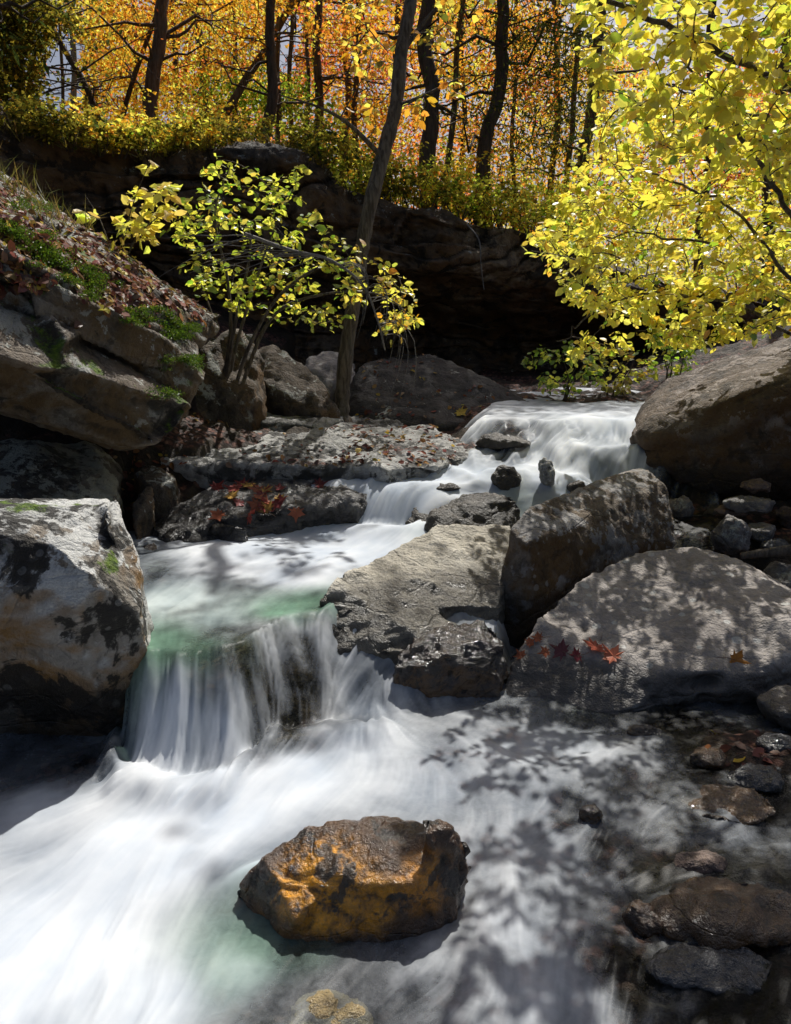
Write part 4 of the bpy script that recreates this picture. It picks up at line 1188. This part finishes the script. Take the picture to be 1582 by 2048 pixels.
def wood_tree(label, Y, u0, u1, wpx, pal, bark, crown, n=46, bend=0, seed=0, group=None, per=92, lsize=.064, bare=8, name='woodland_tree', vtop=0):
    """trunk through photo columns u0 (foot) and u1 (top of the picture); crown: list of (du, v, dY, rx, ry, rz) clump regions by photo position"""
    r = np.random.default_rng(500 + seed)
    x0 = P(u0, 300, Y)[0]
    foot = np.array((x0, Y, float(gtop(x0, Y)) - .05))
    top = P(u1, vtop, Y + .15)
    mid = (foot + top) / 2 + np.array((bend, 0, 0))
    ext = top + (top - mid) * .9
    c = curve_pts([foot, mid, top, ext], 8)
    ph = r.uniform(0, 6.28, 2)
    c[1:-1, 0] += (.05 * np.sin(c[1:-1, 2] * 1.7 + ph[0]) + .025 * np.sin(c[1:-1, 2] * 4.1 + ph[1])) * np.clip(wpx / 22, .5, 1.3)
    c[1:-1, 0] += .007 * r.normal(size=len(c) - 2) * (wpx / 20)
    root = empty(name, tuple(foot))
    tag(root, label, 'tree', group)
    w = Wood()
    rr = wpx / 2 / F * Y
    rad = np.interp(np.linspace(0, 1, len(c)), [0, .06, .7, 1], [rr * 1.25, rr, rr * .7, rr * .25])
    w.tube(c, rad, 10)
    sk = [c[5:]]
    for i in range(bare):                       # crooked bare side branches
        j = r.integers(7, len(c) - 2)
        a = r.uniform(0, 6.28); ln = r.uniform(.6, 2.0)
        d = np.array((math.cos(a), .5 * math.sin(a), r.uniform(-.15, .4)))
        t = np.linspace(0, 1, 6)[:, None]
        q = c[j] + d * ln * t + np.concatenate([np.zeros((1, 3)), r.normal(size=(5, 3)) * .05 * ln])
        w.tube(q, np.linspace(max(.008, rr * .25), .004, 6), 4)
        for _ in range(2):
            e = q[r.integers(2, 5)]
            d2 = d * .5 + r.normal(size=3) * .5
            w.tube(np.stack([e, e + d2 * ln * .25, e + d2 * ln * .5 - np.array((0, 0, .05))]), [.006, .004, .003], 3)
        sk.append(q[2:])
    tg = []
    for (cu, cv, dY, rx, ry, rz, m) in crown:
        cc = P(cu, cv, Y + dY)
        d = nrmz(r.normal(size=(m, 3))) * r.uniform(.1, 1, (m, 1)) ** .45
        tg.append((cc + d * np.array((rx, ry, rz)))[:max(6, int(m * (.72 if cv > -60 else 1)))])
    tg = np.concatenate(tg)
    tg = tg[tg[:, 2] > gtop(tg[:, 0], tg[:, 1]) + .3]
    grow(w, np.concatenate(sk), tg, r, max(.008, rr * .2), 4, .05)
    w.build('trunk', bark, root)
    cols, wts = PAL[pal]
    ced = pal in ('cedar',)
    nn = len(tg) * per
    ctr = np.repeat(tg, per, 0)
    sg = np.array((.28, .28, .12)) if not ced else np.array((.36, .36, .10))
    pos = ctr + r.normal(size=(nn, 3)) * sg * r.uniform(.6, 1.3, (len(tg), 1)).repeat(per, 0)
    d = r.normal(size=(nn, 3)); d[:, 2] -= .3
    nr = np.array((0, 0, .5)) + r.normal(size=(nn, 3)) * .7
    tone = r.uniform(.75, 1.2, (len(tg), 1)).repeat(per, 0)
    sz = lsize * r.uniform(.5, 1.25, nn) * (1.5 if ced else 1)
    cl = np.clip(palette(nn, cols, wts, r) * tone, .004, .95)
    kp = clear_of_gap(pos, r)
    pos, d, nr, sz, cl = pos[kp], d[kp], nr[kp], sz[kp], cl[kp]
    leaf_mesh('crown', pos, d, nr, sz, cl, T_LONG if ced else T_QUAD, M_needle if ced else M_far, root)


WT = [
    ('straight red-barked trunk standing on the rim above the left bush', 11.5, 306, 320, 31, 'orange', B_red, [(330, 60, .8, 1.3, .7, .7, 26), (240, 150, 1.5, .9, .8, .6, 14), (330, -60, 1, 1.6, 1, .5, 14)], 0),
    ('thin tree leaning steeply to the right beside the red-barked trunk', 12.6, 322, 590, 17, 'gold', B_grey, [(480, 60, .8, 1.2, .8, .6, 22), (400, 190, 1.6, .9, .7, .4, 14)], 0),
    ('dark trunk slanting right on the rim behind the capstone', 11.6, 498, 548, 23, 'orange', B_dark, [(520, 40, 1, 1.2, .8, .7, 20), (600, -40, .8, 1.2, 1, .4, 10)], .08),
    ('thin dark trunk close beside the slanting one behind the capstone', 13.2, 545, 556, 11, 'green', B_dark, [(510, 180, 1.2, .95, .7, .45, 44), (575, 200, 1, .5, .6, .4, 10)], .05),
    ('tall dark trunk among red-orange leaves left of the leaning tree', 14.0, 620, 642, 19, 'red', B_dark, [(660, 90, 1.5, 1.3, 1, .9, 30), (590, 100, 2.5, 1.2, 1, .9, 22), (700, -20, 1, 1.4, 1, .6, 14)], 0),
    ('slim grey trunk just left of the tall dark trunk in red leaves', 14.8, 606, 616, 9, 'ygreen', B_grey, [(560, 60, 1.2, 1.0, .8, .8, 18)], 0),
    ('stout near-black cedar trunk on the rim right of the leaning tree', 11.4, 846, 866, 35, 'orange', B_dark, [(880, 60, 1.4, 1.4, .8, .8, 30), (760, 130, 2, 1.0, .8, .8, 22), (960, 150, 2, 1.2, .8, .7, 22), (840, -110, .3, 1.5, .7, .6, 30), (1010, -100, .6, 1.2, .7, .5, 16), (700, -120, .4, 1.2, .7, .6, 20), (980, -260, .3, 1.3, .7, .9, 80), (1180, -260, .3, 1.3, .7, .9, 80)], 0),  # highest clumps lie out of view, added to shade the domed boulder
    ('thin tree with a fork leaning right of the stout cedar trunk', 12.2, 880, 930, 13, 'orange', B_grey, [(930, 290, 1.6, .9, .6, .4, 16), (900, 330, 2, .8, .6, .4, 12)], 0),
    ('dark shaggy cedar with drooping sprays left of the yellow-leaved tree', 11.6, 972, 1000, 30, 'cedar', B_dark, [(1090, 90, .2, .9, .6, .8, 34), (1110, 230, .2, .7, .5, .5, 22), (960, 170, -.2, .9, .5, .5, 10), (1010, 40, .2, 1.2, .6, .5, 10), (1300, -270, .2, 1.3, .8, .9, 60), (1040, 330, .3, .5, .4, .3, 7)], 0),  # topmost clump lies out of view, added to shade boulder and bank
    ('spindly dark stem in front of the sky gap at upper left', 13.0, 118, 120, 7, 'gold', B_dark, [(60, 60, 2, .8, .8, .6, 8), (190, 60, 2, .6, .6, .8, 10)], .03),
    ('pale straight stem in the middle of the sky gap at upper left', 15.5, 138, 142, 13, 'gold', B_pale, [(170, 20, 1.5, .7, .8, .5, 12)], 0),
    ('curved tree bowing to the left beside the sky gap', 12.0, 216, 70, 13, 'gold', B_dark, [(200, 110, 1.2, .8, .7, .9, 26), (130, -20, .6, .9, .7, .5, 12)], .22),
    ('curved tree bowing to the right before the red-barked trunk', 12.4, 222, 330, 10, 'orange', B_dark, [(250, 60, 1.5, 1.0, .7, .8, 22), (215, 210, 2, .7, .6, .4, 14)], -.2),
    ('broad forked trunk far back between red-barked and slanting trunks', 16.5, 418, 385, 22, 'orange', B_grey, [(400, 90, 1.5, 1.8, 1, 1.2, 34), (470, 20, 2, 1.5, 1, .9, 22), (360, 220, 2, 1.3, 1, .5, 18)], .1),
    ('slim trunk in orange leaves directly behind the leaning tree', 15.0, 772, 795, 15, 'red', B_dark, [(760, 200, 2, 1.1, 1, .8, 24), (820, 90, 2, 1.3, 1, .9, 20), (810, 290, 2.5, 1.0, .8, .5, 18)], 0),
    ('grey trunk half hidden by yellow boughs right of the shaggy cedar', 14.0, 1175, 1195, 24, 'gold', B_dark, [(1130, 130, 2, 1.5, 1, 1.0, 30), (1230, 60, 2, 1.3, 1, .8, 20), (1150, 330, 1.5, 1.2, .8, .6, 30)], 0),
    ('red-leaved tree glowing behind the yellow boughs at right', 14.5, 1420, 1430, 18, 'red', B_dark, [(1400, 340, .8, 2.2, .8, .5, 40), (1500, 200, 1.5, 1.8, 1, .7, 24)], 0),
    ('gold tree behind the yellow boughs at the right edge', 13.5, 1560, 1575, 24, 'gold', B_dark, [(1560, 250, 1, 1.6, 1, 1.0, 34), (1380, 240, 2, 1.5, 1, .9, 26), (1300, 420, 1, 1.5, .8, .5, 34)], 0),
    ('olive cedar with dense dull sprays in the top left corner', 10.6, 20, 40, 22, 'olive', B_dark, [(20, 120, 0, .6, .6, .8, 110), (10, 20, 0, .7, .7, .5, 60), (50, 230, .3, .4, .5, .25, 20), (-150, 60, 0, .8, .8, .9, 30)], 0),
]
for i, a in enumerate(WT):
    wood_tree(a[0], a[1], a[2], a[3], a[4], a[5], a[6], a[7], bend=a[8], seed=i, bare=20 if a[5] is B_dark else 11)

for i, (u, du, Y) in enumerate([(255, 10, 15.5), (362, -14, 17), (455, 8, 15), (590, -6, 16), (678, 12, 16.5), (725, -10, 14.5), (915, 10, 15.5), (1045, -14, 14.5), (1105, 8, 16), (1145, 16, 15), (175, 6, 17.5)]):
    wood_tree('slender dark trunk half lost among the orange and gold leaves of the wood', Y, u, u + du, 9 + (i * 5) % 7, ['gold', 'orange', 'ygreen', 'red'][i % 4], B_dark, [(u + 30, 150 + 40 * (i % 3), .8, .7, .6, .5, 14), (u - 20, 40, .6, .8, .6, .5, 12)], bend=.06 * (-1) ** i, seed=60 + i, group='slender trunks in the wood', bare=10)

# tall cedar at the left, its high crown added out of view to shade the outcrop
r_ = np.random.default_rng(91)
wood_tree('dark crooked trunk at the left edge of the rim, crown out of sight', 8.2, 2, -60, 44, 'cedar', B_dark, [(-100, -420, 1.4, 1.7, .8, 1.0, 60), (220, -450, 1.5, 1.2, .7, .8, 44), (-350, -100, 0, 1.4, 1.4, 1.2, 34)], bend=-.1, seed=40, bare=6, lsize=.13)


# shrubs along the rim
for i, (u, back, rad, h, pal) in enumerate([(585, .4, .45, .55, 'olive'), (640, .5, .5, .7, 'ygreen'), (690, .8, .55, .8, 'olive'), (735, .5, .5, .6, 'gold'), (800, .5, .5, .6, 'ygreen'), (905, .6, .5, .6, 'gold'), (930, 1.0, .5, .7, 'ygreen'), (1000, .5, .55, .6, 'ygreen'),
                                           (1060, .6, .55, .8, 'ygreen'), (1100, .9, .6, 1.0, 'gold'), (1150, .5, .5, .7, 'ygreen'), (1020, 1.4, .6, 1.0, 'gold'), (1220, .7, .6, .8, 'ygreen'), (1300, .8, .6, .8, 'ygreen'), (1400, .8, .7, .9, 'gold'), (1500, .8, .7, .9, 'ygreen'),
                                           (430, .8, .4, .5, 'gold'), (350, .7, .4, .45, 'olive'), (265, .7, .4, .5, 'gold'), (180, .6, .4, .4, 'olive'), (60, .6, .5, .4, 'olive'), (10, .5, .6, .5, 'olive'), (110, .9, .5, .5, 'gold'), (150, .4, .4, .3, 'olive'), (225, .5, .45, .35, 'olive'), (300, .35, .4, .35, 'gold'), (395, .4, .4, .4, 'ygreen'), (460, .5, .4, .35, 'olive'), (330, 1.6, .6, .9, 'gold'), (250, 1.8, .6, .8, 'gold'), (480, 2.0, .5, .9, 'gold'), (610, .2, .45, .45, 'ygreen'), (30, -.02, .4, .3, 'olive'), (85, .0, .35, .3, 'olive'), (135, -.04, .35, .25, 'olive'), (205, .0, .4, .3, 'gold'), (245, -.05, .35, .25, 'olive'), (290, .0, .4, .3, 'ygreen'), (340, -.04, .4, .28, 'olive'), (385, .0, .35, .3, 'gold'), (425, -.03, .4, .3, 'olive'), (645, -.05, .4, .35, 'olive'), (700, -.05, .45, .35, 'ygreen'), (755, -.06, .4, .35, 'olive'), (850, -.05, .45, .4, 'olive'), (920, -.08, .45, .4, 'ygreen'), (1010, -.05, .5, .45, 'gold'), (1070, -.08, .5, .45, 'ygreen'), (665, .15, .45, .5, 'olive'), (710, .25, .5, .55, 'ygreen'), (775, .2, .45, .5, 'olive'), (825, .15, .5, .55, 'ygreen'), (880, .2, .5, .5, 'gold'), (950, .15, .5, .55, 'ygreen'), (985, .2, .5, .5, 'olive'), (1040, .2, .55, .6, 'ygreen'), (1085, .25, .5, .55, 'gold'), (1125, .2, .55, .65, 'ygreen'), (860, .9, .6, 1.0, 'ygreen'), (960, 1.0, .6, 1.1, 'gold'), (1090, 1.3, .7, 1.3, 'ygreen'), (1170, 1.2, .7, 1.3, 'gold'), (760, 1.8, .6, 1.1, 'gold')]):
    x = P(u, 350, 9.6)[0]
    for _ in range(3): x = P(u, 350, float(np.interp(x, EX, EY)) + back)[0]
    y = float(np.interp(x, EX, EY)) + back
    right = u > 560
    lab = {'ygreen': 'fine-leaved yellow-green shrub', 'gold': 'golden small-leaved shrub', 'olive': 'dull olive scrubby shrub'}[pal]
    lab += ' on the cliff rim right of the capstone' if right else ' on the cliff rim left of the capstone'
    cols, wts = PAL[pal]
    small_shrub('shrub', lab, 'shrub', (x, y, float(gtop(x, y))), rad, h, 46, 9, .06, cols, wts, 700 + i, group=lab.replace('shrub', 'shrubs'), tpl=T_QUAD, mat=M_far)


# far-off wood behind
def woods():
    r = np.random.default_rng(95)
    m = 2300
    Y = r.uniform(19, 42, m)
    u = r.uniform(-250, 1900, m)
    zmax = 1.5 + Y * .45
    z = 2.8 + (zmax - 2.8) * r.uniform(0, 1, m) ** 1.15
    x = (u - 791) / F * Y / .97
    c = np.stack([x, Y, z], 1)
    v = 1024 - F * np.tan(np.arctan((z - CAM_H) / Y) + TH)
    gap = ((u > 75) & (u < 165) & (v < 300) & (v > 20)) | ((u > 1180) & (v < 110)) | ((u > 340) & (u < 420) & (v < 80))
    thin = fbm(np.stack([u / 110, v / 110, u * 0], 1), 3) > .22
    keep = ~gap & ~(thin & (v < 240))
    c, u, v = c[keep], u[keep], v[keep]
    m = len(c); per = 64; n = m * per
    cen = np.repeat(c, per, 0)
    pos = cen + r.normal(size=(n, 3)) * np.array((.5, .5, .34))
    k = np.clip(.5 + .75 * fbm(np.stack([u / 170, v / 140, u * 0 + 3], 1), 2) + r.normal(size=m) * .09, 0, 1)
    base = np.where((k < .45)[:, None], np.array(ORANGE), np.where((k < .70)[:, None], np.array(REDOR) * 1.1, np.where((k < .92)[:, None], np.array(YELLOW), np.array(YGREEN))))
    ev = (fbm(np.stack([u / 130, v / 170, u * 0 + 21], 1), 2) > .30)[:, None]
    base = np.where(ev, np.where(r.uniform(size=(m, 1)) < .5, np.array(OLIVE), np.array((.35, .45, .06))), base)
    rightside = (u > 1150)[:, None]
    base = np.where(rightside & (k < .6)[:, None], np.array(YELLOW), base)
    col = np.repeat(base * r.uniform(.8, 1.2, (m, 1)), per, 0) * (1 + .15 * r.normal(size=(n, 1)))
    d = r.normal(size=(n, 3)); nr = r.normal(size=(n, 3)) + np.array((0, 0, .3)); sz = r.uniform(.08, .17, n)
    kp = clear_of_gap(pos, r)
    pos, d, nr, sz, col = pos[kp], d[kp], nr[kp], sz[kp], col[kp]
    tag(leaf_mesh('woods', pos, d, nr, sz, np.clip(col, .004, .95), T_QUAD, M_far), 'hazy orange and gold autumn wood far behind the cliff', kind='stuff')


woods()


# ---- grass, litter, fallen leaves
from mathutils.bvhtree import BVHTree


def bvh_of(objs):
    Vs, Ps, n = [], [], 0
    for o in objs:
        me = o.data
        v = np.empty(len(me.vertices) * 3, np.float32); me.vertices.foreach_get('co', v)
        v = v.reshape(-1, 3) + np.array(o.location)
        q = np.empty(len(me.loops), np.int32); me.loops.foreach_get('vertex_index', q)
        Vs.append(v); Ps.append(q.reshape(-1, 4) + n); n += len(v)
    return BVHTree.FromPolygons(np.concatenate(Vs).tolist(), np.concatenate(Ps).tolist())


def by_label(s):
    return [o for o in COL.objects if s in o.get('label', '')][0]


SL = bvh_of([by_label('long rough grey slab'), by_label('lower dark wet slab')])
OC = bvh_of([by_label('massive layered mossy')])
DB = bvh_of([by_label('dark domed boulder')])
RFb = bvh_of([by_label('broad flat grey slanting')])
GR = bvh_of([bpy.data.objects['ground']])


def drop(bvh, u, v, Y, n, r, su, sv, minz=.45):
    "points on a surface, by sight lines around a photo position"
    P_, N_ = [], []
    for _ in range(n * 3):
        uu, vv = u + r.uniform(-su, su), v + r.uniform(-sv, sv)
        d = Vector(P(uu, vv, 1.0) - np.array((0, 0, CAM_H))).normalized()
        h = bvh.ray_cast(Vector((0, 0, CAM_H)), d)
        if h[0] is None: continue
        nn = h[1] if h[1].dot(d) < 0 else -h[1]
        if nn.z < minz: continue
        P_.append(h[0]); N_.append(nn)
        if len(P_) >= n: break
    return np.array(P_).reshape(-1, 3), np.array(N_).reshape(-1, 3)


def litter():
    r = np.random.default_rng(71)
    A, B = [], []
    for bvh, u, v, n, su, sv in ((SL, 600, 880, 120, 330, 60), (SL, 620, 850, 60, 250, 30), (SL, 800, 890, 120, 120, 40), (OC, 130, 470, 1500, 190, 110), (OC, 280, 590, 600, 130, 60), (DB, 880, 770, 90, 170, 70),
                                 (GR, 500, 815, 250, 120, 30), (GR, 1500, 1480, 40, 90, 60), (GR, 900, 820, 80, 200, 30), (GR, 280, 960, 60, 60, 60)):
        p, q = drop(bvh, u, v, 5, n, r, su, sv, .3)
        if len(p): A.append(p); B.append(q)
    p, q = np.concatenate(A), np.concatenate(B)
    n = len(p)
    d = r.normal(size=(n, 3)); d -= q * (d * q).sum(1)[:, None] * .85
    cols = palette(n, [(.19, .065, .045), (.26, .13, .05), (.14, .065, .055), (.38, .26, .09), (.24, .15, .11), (.45, .34, .05)], [.3, .22, .2, .08, .14, .06], r, .25)
    tag(leaf_mesh('leaf_litter', p + q * .006, d, q + r.normal(size=(n, 3)) * .3, r.uniform(.025, .06, n), cols, T_OVAL, M_dry), 'brown and red fallen leaves scattered over slabs and banks', kind='stuff')
    # grass on the rim and bank
    Ps, Ds, Ss = [], [], []
    for i in range(210):
        u = r.uniform(-60, 640)
        x = P(u, 330, 9)[0]
        y = float(np.interp(x, EX, EY)) + abs(r.normal()) * .3 - .03
        b = np.array((x, y, float(gtop(x, y)) - .03))
        for k in range(9):
            Ps.append(b + r.normal(size=3) * np.array((.05, .05, .01)))
            dd = np.array((r.normal() * .5, -.35 + r.normal() * .4, r.uniform(.3, 1.1))); Ds.append(dd); Ss.append(r.uniform(.12, .34))
    for (u, v) in ((20, 330), (40, 370), (90, 410), (10, 300), (150, 440)):
        p, q = drop(OC, u, v, 5, 10, r, 40, 30, .2)
        for b in p:
            for k in range(6):
                Ps.append(b + r.normal(size=3) * .02); Ds.append(np.array((r.normal() * .5, r.normal() * .5, 1.0))); Ss.append(r.uniform(.08, .2))
    Ps, Ds, Ss = np.array(Ps), np.array(Ds), np.array(Ss)
    n = len(Ps)
    t = (np.array([(0, .018, 0), (0, -.018, 0), (.55, .014, .05), (.55, -.014, .05), (1, 0, -.12)]), [np.array([(0, 1, 3, 2)]), np.array([(2, 3, 4)])])
    t2 = (t[0], [np.array([(0, 1, 3, 2)]), np.array([(2, 3, 4)])])
    tag(leaf_mesh('grass', Ps, Ds, r.normal(size=(n, 3)), Ss, palette(n, [(.22, .19, .05), (.16, .17, .04), (.36, .27, .09), (.10, .08, .04)], [.3, .3, .15, .25], r), t2, M_grass), 'dry olive grass overhanging the left cliff rim', kind='stuff')
    # moss cushions on the outcrop
    A, B = [], []
    for u, v, n, su, sv in ((10, 455, 700, 40, 16), (60, 480, 1100, 45, 18), (110, 515, 1100, 45, 18), (160, 550, 1100, 45, 18), (205, 580, 900, 40, 18), (300, 632, 900, 50, 18), (350, 660, 700, 40, 16), (360, 725, 400, 30, 14), (60, 410, 500, 50, 14), (300, 790, 250, 50, 14)):
        p, q = drop(OC, u, v, 5, n, r, su, sv, .25)
        k = fbm(p * 6 + 3, 3) > -.12
        A.append(p[k]); B.append(q[k])
    p, q = np.concatenate(A), np.concatenate(B)
    p = np.repeat(p, 11, 0); q = np.repeat(q, 11, 0); n = len(p)
    p = p + r.normal(size=(n, 3)) * np.array((.022, .022, .006)) - q * .005
    tag(leaf_mesh('moss', p, q + r.normal(size=(n, 3)) * .6, r.normal(size=(n, 3)), r.uniform(.005, .013, n), palette(n, [(.07, .14, .012), (.13, .20, .02), (.05, .08, .012)], [.5, .3, .2], r), T_QUAD, M_grass), 'bright green moss cushions on the upper edge of the outcrop', kind='stuff')


litter()


def maple(label, bvh, u, v, size, col, seed, group=None, lift=0.0, stand=False):
    r = np.random.default_rng(seed)
    p, q = drop(bvh, u, v, 3, 1, r, 3, 3, -1)
    if not len(p): return
    p, q = p[0], q[0]
    a = r.uniform(0, 6.28)
    if stand: q = np.array((.2, -.9, .35))
    x = np.cross(q, np.array((math.cos(a), math.sin(a), .3))); x /= np.linalg.norm(x); y = np.cross(q, x)
    pr = [(-90, .30), (-62, .55), (-40, .40), (-22, .85), (-8, .48), (20, .95), (38, .60), (52, .62), (70, .55), (90, 1.1)]
    pr = pr + [(180 - t, s) for t, s in pr[-2:0:-1]]
    pts_ = [(0, 0, 0)]
    for t, s in pr:
        t = math.radians(t)
        s *= r.uniform(.9, 1.1)
        pts_.append((s * math.cos(t), s * math.sin(t), .34 * s * s * r.uniform(.3, 1.2)))
    n = len(pts_) - 1
    V = np.array([p + q * .008 + size * .5 * (a_ * x + b_ * y + c_ * q) for a_, b_, c_ in pts_])
    f = np.array([(0, i + 1, (i + 1) % n + 1) for i in range(n)])
    cc = np.repeat(np.array(col)[None] * r.uniform(.85, 1.15), n + 1, 0) * r.uniform(.8, 1.15, (n + 1, 1))
    w = Wood()
    st = np.array([p + q * .008, p + q * .02 - size * .5 * y * .8, p + q * .012 - size * .5 * y * 1.5 + x * .01])
    o = mesh_obj('maple_leaf', V, [f], M_dry, loc=tuple(p), smooth=False, attrs={'tint': cc})
    w.tube(st, [.0014, .0012, .0012], 4)
    w.build('leaf_stalk', B_red, o)
    tag(o, label, 'leaf', group)


maple('largest red maple leaf in the cluster on the broad flat rock', RFb, 1190, 1293, .13, (.40, .10, .06), 1)
maple('orange-red maple leaf at the lower edge of the cluster on the flat rock', RFb, 1228, 1316, .12, (.52, .17, .10), 2)
maple('dull purple maple leaf at the left of the cluster on the flat rock', RFb, 1128, 1305, .11, (.17, .06, .07), 3)
maple('curled dark red leaf between the purple and red leaves', RFb, 1150, 1312, .08, (.25, .05, .06), 4)
maple('single orange-brown maple leaf standing on the flat rock by a ledge', RFb, 1466, 1318, .12, (.45, .20, .05), 5, stand=True)
maple('yellow maple leaf alone on the dark domed boulder', DB, 920, 826, .14, (.7, .5, .10), 6)
r_ = np.random.default_rng(8)
for i in range(22):
    maple('red-brown maple leaf among others on the lower dark wet slab', SL, r_.uniform(430, 640), r_.uniform(965, 1035), r_.uniform(.10, .15), [(.28, .06, .05), (.4, .13, .07), (.2, .05, .05), (.5, .3, .08)][i % 4], 800 + i, 'maple leaves on the lower slab')
for i, (u, v) in enumerate(((1010, 1325), (1030, 1300), (1048, 1285), (1060, 1318))):
    maple('small rusty leaf wedged between shiny wet rock and flat rock', RFb, u + 30, v - 10, .07, (.32, .10, .05), 840 + i, 'leaves wedged by the shiny wet rock')


# rootlet hanging from the rim
w = Wood()
c = curve_pts([P(935, 450, 9.5), P(958, 480, 9.3), P(962, 530, 9.3), P(968, 580, 9.3)], 6)
w.tube(c, np.linspace(.012, .005, len(c)), 4)
tag(w.build('root', B_pale, loc=tuple(c[0])), 'thin pale rootlet dangling from the rim over the dark hollow', 'root')
# driftwood stick among the stones
w = Wood()
c = curve_pts([P(1482, 1112, 4.0), P(1530, 1106, 3.95), P(1600, 1098, 3.9)], 6)
w.tube(c, np.linspace(.018, .03, len(c)), 8)
tag(w.build('stick', B_grey, loc=tuple(c[0])), 'short weathered log lying under the stacked stones', 'log')

# ------------------------------------------------------------------ light
EL, AZ = math.radians(52), math.radians(20)
S = Vector((math.sin(AZ) * math.cos(EL), math.cos(AZ) * math.cos(EL), math.sin(EL)))
ld = bpy.data.lights.new('sun', 'SUN')
ld.energy = 5.0
ld.angle = math.radians(.5)
ld.color = (1.0, .965, .90)
sun = bpy.data.objects.new('sun', ld)
sun.rotation_euler = S.to_track_quat('Z', 'Y').to_euler()
sun.location = (0, 0, 20)
COL.objects.link(sun)
wd = bpy.data.worlds.new('World')
scene.world = wd
wd.use_nodes = True
wt = wd.node_tree
bg = wt.nodes['Background']
sky = wt.nodes.new('ShaderNodeTexSky')
sky.sky_type = 'NISHITA'
sky.sun_disc = False
sky.sun_elevation = EL
sky.sun_rotation = AZ
sky.dust_density = 4.0
sky.air_density = .8
wt.links.new(sky.outputs[0], bg.inputs[0])
bg.inputs[1].default_value = .075

scene.view_settings.view_transform = 'Standard'
scene.view_settings.look = 'None'
scene.view_settings.exposure = 0
scene.view_settings.gamma = 1
cy = scene.cycles
cy.max_bounces = 6
cy.diffuse_bounces = 3
cy.use_adaptive_sampling = True
cy.adaptive_threshold = .02
cy.glossy_bounces = 3
cy.transmission_bounces = 6
cy.transparent_max_bounces = 8
cy.sample_clamp_indirect = 6
cy.caustics_reflective = False
cy.caustics_refractive = False
cy.use_denoising = True
try:
    cy.denoiser = 'OPENIMAGEDENOISE'
    cy.denoising_input_passes = 'RGB_ALBEDO_NORMAL'
except Exception:
    pass
